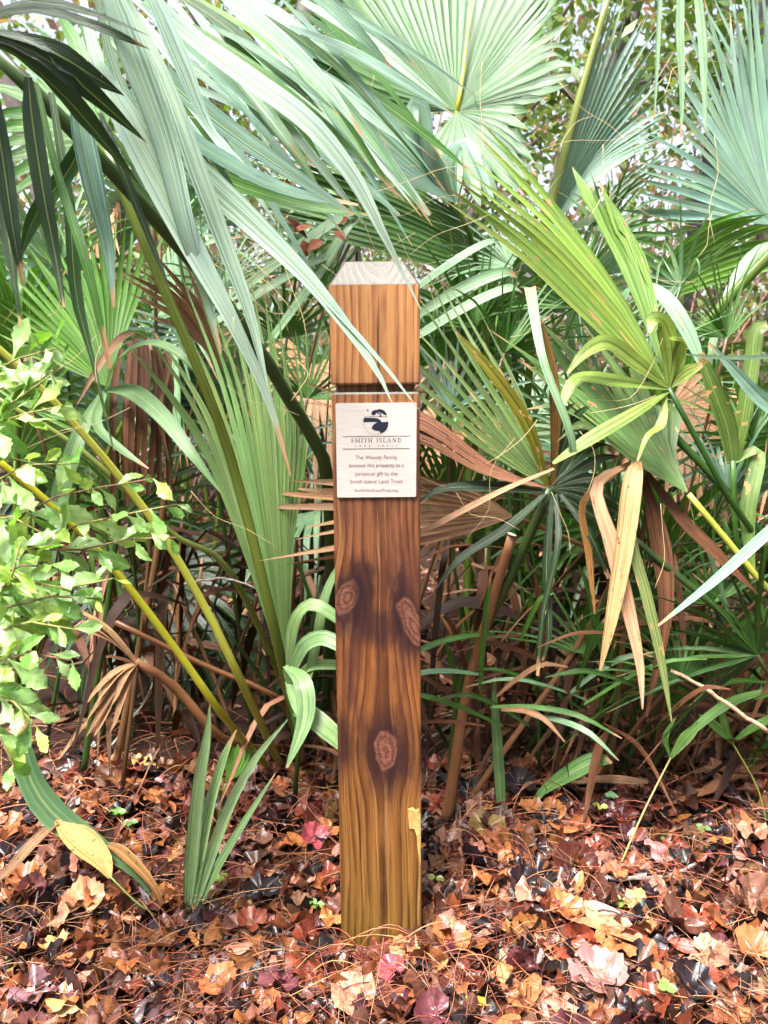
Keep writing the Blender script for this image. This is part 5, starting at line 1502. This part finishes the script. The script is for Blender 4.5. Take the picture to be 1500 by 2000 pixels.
def twig(pts, r0, r1, col, label, lichen=0, side=()):
    b = pts[0]
    T = thing('fallen_twig', b, label, 'twig')
    q = catmull(pts, 14)
    q[1:-1] += RN.normal(0, .0016, (12, 3))
    V, F, U = tube_data(q, np.linspace(r0, r1, 14), 6)
    link('wood', V, F, M_TWIG, T, U, col)
    for sd in side:
        V, F, U = tube_data(catmull(sd, 6), np.linspace(r0 * .6, r1 * .5, 6), 5)
        link('side_twig', V, F, M_TWIG, T, U, col)
    if lichen:
        VV, FF = [], []
        for i in range(lichen):
            c = q[R.randrange(2, 13)] + RN.normal(0, .003, 3)
            for j in range(7):
                a = RN.normal(0, 1, 3); a = a / np.linalg.norm(a) * R.uniform(.004, .010)
                s = RN.normal(0, 1, 3); s = s / np.linalg.norm(s) * .0018
                k0 = len(VV)
                VV += [c - s, c + s, c + a]; FF.append((k0, k0 + 1, k0 + 2))
        tag(link('lichen', VV, FF, M_TWIG, T, None, (0.40, 0.46, 0.34)), kind='stuff')
def gp(px, py, h=.02):
    p = G(px, py); return p + np.array([0, 0, h])
twig([gp(1175,1735), gp(1240,1738,.025), gp(1300,1728,.02), gp(1358,1712,.03)], .0045, .003, (0.30, 0.25, 0.22), 'grey lichen-flecked twig lying right of the post', 8)
twig([gp(70,1745,.03), gp(125,1738,.03), gp(170,1765,.03), (gp(240,1822,.025))], .004, .0025, (0.30, 0.22, 0.20), 'grey bent twig lying at the lower left', 0, [[gp(80,1745,.03), gp(72,1790,.03), gp(60,1830,.02)]])
twig([gp(500,1815,.02), gp(512,1860,.03), gp(518,1920,.03), gp(535,1990,.03)], .0032, .0025, (0.06, 0.04, 0.035), 'dark crooked twig left of the post at the front edge')
twig([gp(1165,1827,.05), gp(1200,1830,.05), gp(1265,1838,.045)], .0022, .0016, (0.05, 0.03, 0.03), 'short dark twig with a pale end resting on the folded leaf')
twig([gp(830,1480,.05), gp(950,1430,.07), gp(1050,1440,.06), gp(1180,1500,.05)], .004, .0025, (0.22, 0.20, 0.17), 'long lichen-covered twig low behind the upright blade', 26, [[gp(1130,1470,.05), gp(1135,1520,.03), gp(1150,1560,.02)]])
twig([gp(220,1490,.05), gp(300,1420,.12), gp(320,1350,.22)], .003, .002, (0.30, 0.28, 0.24), 'pale lichen-covered twig upright below the left stalks', 22, [[gp(300,1420,.12), gp(380,1400,.12), gp(420,1420,.1)]])
twig([gp(850,1180,.0) * 0 + P(360,1140,1.75), P(440,1130,1.72), P(500,1150,1.7)], .003, .002, (0.4, 0.34, 0.3), 'thin pale twig caught low behind the light green fan')
twig([G(1150,1740) + [0,0,.02], P(1280,1640,dgr(1280,1640)-.02), P(1420,1570,dgr(1420,1570)-.05)], .004, .003, (0.30, 0.13, 0.06), 'straight reddish dead stalk slanting across the right litter')
twig([P(1500,1430,1.55), P(1400,1360,1.55), P(1310,1310,1.56)], .005, .004, (0.42, 0.25, 0.15), 'tan broken stalk at right above the litter')
# dead stalk with frayed end at the left
def dead_stalks():
    b = G(545, 1500) + np.array([0, .1, 0])
    T = thing('dead_palm_stalk', b, 'fallen brown stalk with a frayed tan end under the left stalks', 'stalk')
    for pts, r0, r1 in (([b, P(430,1440,1.72), P(340,1340,1.66), P(265,1292,1.6)], .012, .010), ([b + [.02, .05, 0], P(540,1362,1.8), P(400,1300,1.74), P(225,1215,1.66)], .009, .008)):
        q = catmull(pts, 14)
        V, F, U = tube_data(q, np.linspace(r0, r1, 14), 7, .7)
        s = link('stalk', V, F, M_PET, T, U, (0.20, 0.085, 0.04, 1.0))
    rr = random.Random(4)
    for i in range(12):
        x1, y1 = 190 + rr.uniform(-30, 50), 1390 + rr.uniform(-40, 40)
        if i > 7: x1, y1 = 130 + rr.uniform(-30, 50), 1200 + rr.uniform(-30, 50)
        strip(T, [(268,1294,1.6,8),((268+x1)/2,(1285+y1)/2-10,1.57,16),(x1,y1,1.56,8),(x1-8,y1+14,1.56,2)], rr.choice([(0.46, 0.26, 0.14), (0.34, 0.18, 0.10)]), mat=M_DEAD, fold=.6, nt=8, name='frayed_fibre')
    for i, (a, bq) in enumerate([((330, 1480), (350, 1090)), ((420, 1440), (330, 1180)), ((345, 1420), (395, 1090)), ((900, 1440), (915, 1250)), ((680, 1560), (700, 1250)), ((640, 1570), (655, 1440))]):
        pb = G(*a) + np.array([0, .05, 0])
        d = depth_of(pb)
        t2 = thing('dead_palm_stalk', pb, ['upright thin brown stalk behind the yellow stalks', 'slanting thin brown stalk between the yellow stalks', 'upright reddish stalk left of the light green fan', 'short brown stalk by the sawn stalk foot', 'brown stalk standing hidden close behind the post', 'broken short brown stalk left of the post'][i], 'stalk')
        V, F, U = tube_data(catmull([pb, P((a[0]+bq[0])/2+6,(a[1]+bq[1])/2,d), P(*bq, d)], 8), np.linspace(.0065, .0045, 8), 6, .8)
        link('stalk', V, F, M_PET, t2, U, (0.24, 0.115, 0.055, 1.0))
dead_stalks()

# ------------------------------------------------------------------ woodland behind
def woods():
    rr = random.Random(77)
    # leaf mass of the thicket
    VV, FF, TT = [], [], []
    n = 62000
    cl = [(rr.uniform(-7, 7), rr.uniform(3.0, 9.5), abs(rr.gauss(0, 1)) * 1.3 + .15, rr.uniform(.25, .7)) for _ in range(760)]
    pal = [(0.12, 0.20, 0.035), (0.17, 0.26, 0.05), (0.08, 0.15, 0.03), (0.22, 0.27, 0.07), (0.24, 0.15, 0.08), (0.30, 0.17, 0.13), (0.26, 0.17, 0.14)]
    for i in range(n):
        cx, cy, cz, cr = cl[rr.randrange(len(cl))]
        p = np.array([rr.gauss(cx, cr * .6), rr.gauss(cy, cr * .5), max(.02, rr.gauss(cz, cr * .55))])
        L = rr.uniform(.022, .045) * (1 + .10 * (p[1] - 3))
        a = RN.normal(0, 1, 3); a /= np.linalg.norm(a)
        b = np.cross(a, RN.normal(0, 1, 3)); b /= np.linalg.norm(b)
        k = len(VV)
        VV += [p - a * L, p + b * L * .42 , p + a * L, p - b * L * .42]
        FF += [(k, k + 1, k + 2), (k, k + 2, k + 3)]
        c = np.array(rr.choice(pal)) * rr.uniform(.7, 1.4)
        TT += [c] * 4
    mass('thicket_foliage', np.array(VV), FF, np.array(TT), M_SMALL_S, None, 'tangled small-leaved undergrowth in the woods behind')
    VV2, FF2, TT2 = [], [], []
    for i in range(36000):
        y = rr.uniform(10, 17)
        p = np.array([rr.uniform(-17, 17), y, rr.random() ** 1.2 * 9.5])
        L = rr.uniform(.07, .15)
        a = RN.normal(0, 1, 3); a /= np.linalg.norm(a)
        b = np.cross(a, RN.normal(0, 1, 3)); b /= np.linalg.norm(b)
        k = len(VV2)
        VV2 += [p - a * L, p + b * L * .5, p + a * L, p - b * L * .5]
        FF2 += [(k, k + 1, k + 2), (k, k + 2, k + 3)]
        TT2 += [np.array(rr.choice(pal)) * rr.uniform(.6, 1.2)] * 4
    mass('far_woods', np.array(VV2), FF2, np.array(TT2), M_SMALL_S, None, 'far woods closing the view behind the thicket')
    VV2, FF2, TT2 = [], [], []
    for i in range(9000):  # unseen foliage belt behind the camera, added to block low front sky
        an = rr.uniform(-1.9, 1.9)
        rr_ = rr.uniform(9, 13)
        p = np.array([math.sin(an) * rr_, -1.2 - math.cos(an) * rr_, rr.random() * 9.5])
        L = rr.uniform(.18, .32)
        a = RN.normal(0, 1, 3); a /= np.linalg.norm(a)
        b = np.cross(a, RN.normal(0, 1, 3)); b /= np.linalg.norm(b)
        k = len(VV2)
        VV2 += [p - a * L, p + b * L * .5, p + a * L, p - b * L * .5]
        FF2 += [(k, k + 1, k + 2), (k, k + 2, k + 3)]
        TT2 += [np.array(rr.choice(pal)) * rr.uniform(.5, 1.0)] * 4
    mass('far_woods', np.array(VV2), FF2, np.array(TT2), M_SMALL_S, None, 'unseen woods added behind the camera to shade the low sky')
    # stems and vines
    VV, FF, TT = [], [], []
    for i in range(1700):
        x, y = rr.uniform(-6.5, 6.5), rr.uniform(2.8, 9.5)
        h = rr.uniform(.5, 3.2)
        p0 = np.array([x, y, rr.uniform(0, .8) if rr.random() < .4 else 0.0])
        p1 = p0 + np.array([rr.gauss(0, .5), rr.gauss(0, .3), h * rr.uniform(.3, 1)])
        pm = (p0 + p1) / 2 + RN.normal(0, .12, 3)
        r = rr.uniform(.003, .012)
        V, F, _ = tube_data(catmull([p0, pm, p1], 6), np.linspace(r, r * .5, 6), 4)
        k = len(VV)
        VV += V; FF += [tuple(a + k for a in f) for f in F]
        c = np.array(rr.choice([(0.30, 0.20, 0.17), (0.20, 0.13, 0.11), (0.38, 0.27, 0.22), (0.10, 0.07, 0.06), (0.34, 0.16, 0.10)])) * rr.uniform(.7, 1.2)
        TT += [c] * len(V)
    mass('thicket_stems', np.array(VV), FF, np.array(TT), M_BARK_S, None, 'thin pinkish stems and vines in the woods behind')
    # trees
    spots = [(1415, 4.6, .05, 'dark slim tree with twisting vines behind the right edge fan'), (1035, 4.6, .05, 'slim grey tree glimpsed right of the big pale fan'), (1250, 6.0, .09, 'grey tree glimpsed behind the half-closed frond'), (690, 5.2, .09, 'grey tree glimpsed above the pale blue blade'), (420, 6.2, .10, 'tree hidden behind the overhanging blades'), (120, 4.8, .08, 'tree at the left behind the dark hanging blades'), (1480, 6.6, .12, 'stout grey tree deep at the right edge'), (880, 7.4, .12, 'tree deep behind the big pale fan')]
    for i, (px, d, r, lb) in enumerate(spots):
        b = ground_at(px, d)
        T = thing('tree', b, lb, 'tree')
        H = rr.uniform(4.5, 6.5)
        pts = [b + np.array([rr.gauss(0, .10) * k, rr.gauss(0, .06) * k, H * k / 6]) for k in range(7)]
        q = catmull(pts, 18)
        V, F, U = tube_data(q, np.linspace(r, r * .3, 18), 9)
        tr = link('trunk', V, F, M_BARK, T, U, (0.055, 0.045, 0.05) if i == 0 else (0.16, 0.13, 0.12))
        cv, cf, ct = [], [], []
        for k in range(11):
            t0 = rr.uniform(.35, 1.0)
            p0 = q[int(t0 * 17)]
            az = rr.uniform(0, 6.28)
            p1 = p0 + np.array([math.cos(az), math.sin(az), rr.uniform(.1, .7)]) * rr.uniform(.5, 1.3)
            V, F, U = tube_data(catmull([p0, (p0 + p1) / 2 + [0, 0, .08], p1], 6), np.linspace(r * .35, r * .08, 6), 5)
            link('limb', V, F, M_BARK, T, U, (0.14, 0.11, 0.10))
            for m_ in range(220):
                c = p0 + (p1 - p0) * rr.uniform(.35, 1.1) + RN.normal(0, .22, 3)
                L = rr.uniform(.03, .055)
                a = RN.normal(0, 1, 3); a /= np.linalg.norm(a)
                bb = np.cross(a, RN.normal(0, 1, 3)); bb /= np.linalg.norm(bb)
                kk = len(cv)
                cv += [c - a * L, c + bb * L * .45, c + a * L, c - bb * L * .45]
                cf += [(kk, kk + 1, kk + 2), (kk, kk + 2, kk + 3)]
                ct += [np.array(rr.choice(pal[:4])) * rr.uniform(.6, 1.2)] * 4
        o = link('crown', cv, cf, M_SMALL_S, T)
        ca = o.data.color_attributes.new('tint', 'FLOAT_COLOR', 'POINT')
        t4 = np.ones((len(cv), 4), np.float32); t4[:, :3] = np.array(ct)
        ca.data.foreach_set('color', t4.ravel())
    # red-brown withered leaves on a twig behind the post
    b = ground_at(600, 2.1)
    T = thing('withered_twig', b, 'twig of withered red-brown leaves left of the post head', 'twig')
    V, F, U = tube_data(catmull([b, P(640, 800, 1.95), P(660, 480, 1.8), P(690, 430, 1.75)], 12), np.linspace(.004, .0015, 12), 6)
    link('stem', V, F, M_TWIG, T, U, (0.08, 0.04, 0.03))
    for a, c, e, g in ((600, 465, 560, 425), (630, 470, 600, 490), (660, 440, 680, 425), (610, 440, 570, 455), (575, 370, 545, 355), (655, 450, 672, 470), (600, 500, 590, 470)):
        strip(T, [(a,c,1.72,6),((a+e)/2,(c+g)/2-4,1.7,22),(e,g,1.7,3)], rr.choice([(0.30, 0.07, 0.04), (0.40, 0.14, 0.08), (0.18, 0.04, 0.03)]), mat=M_DEAD, fold=.4, nt=8, name='leaf')
woods()
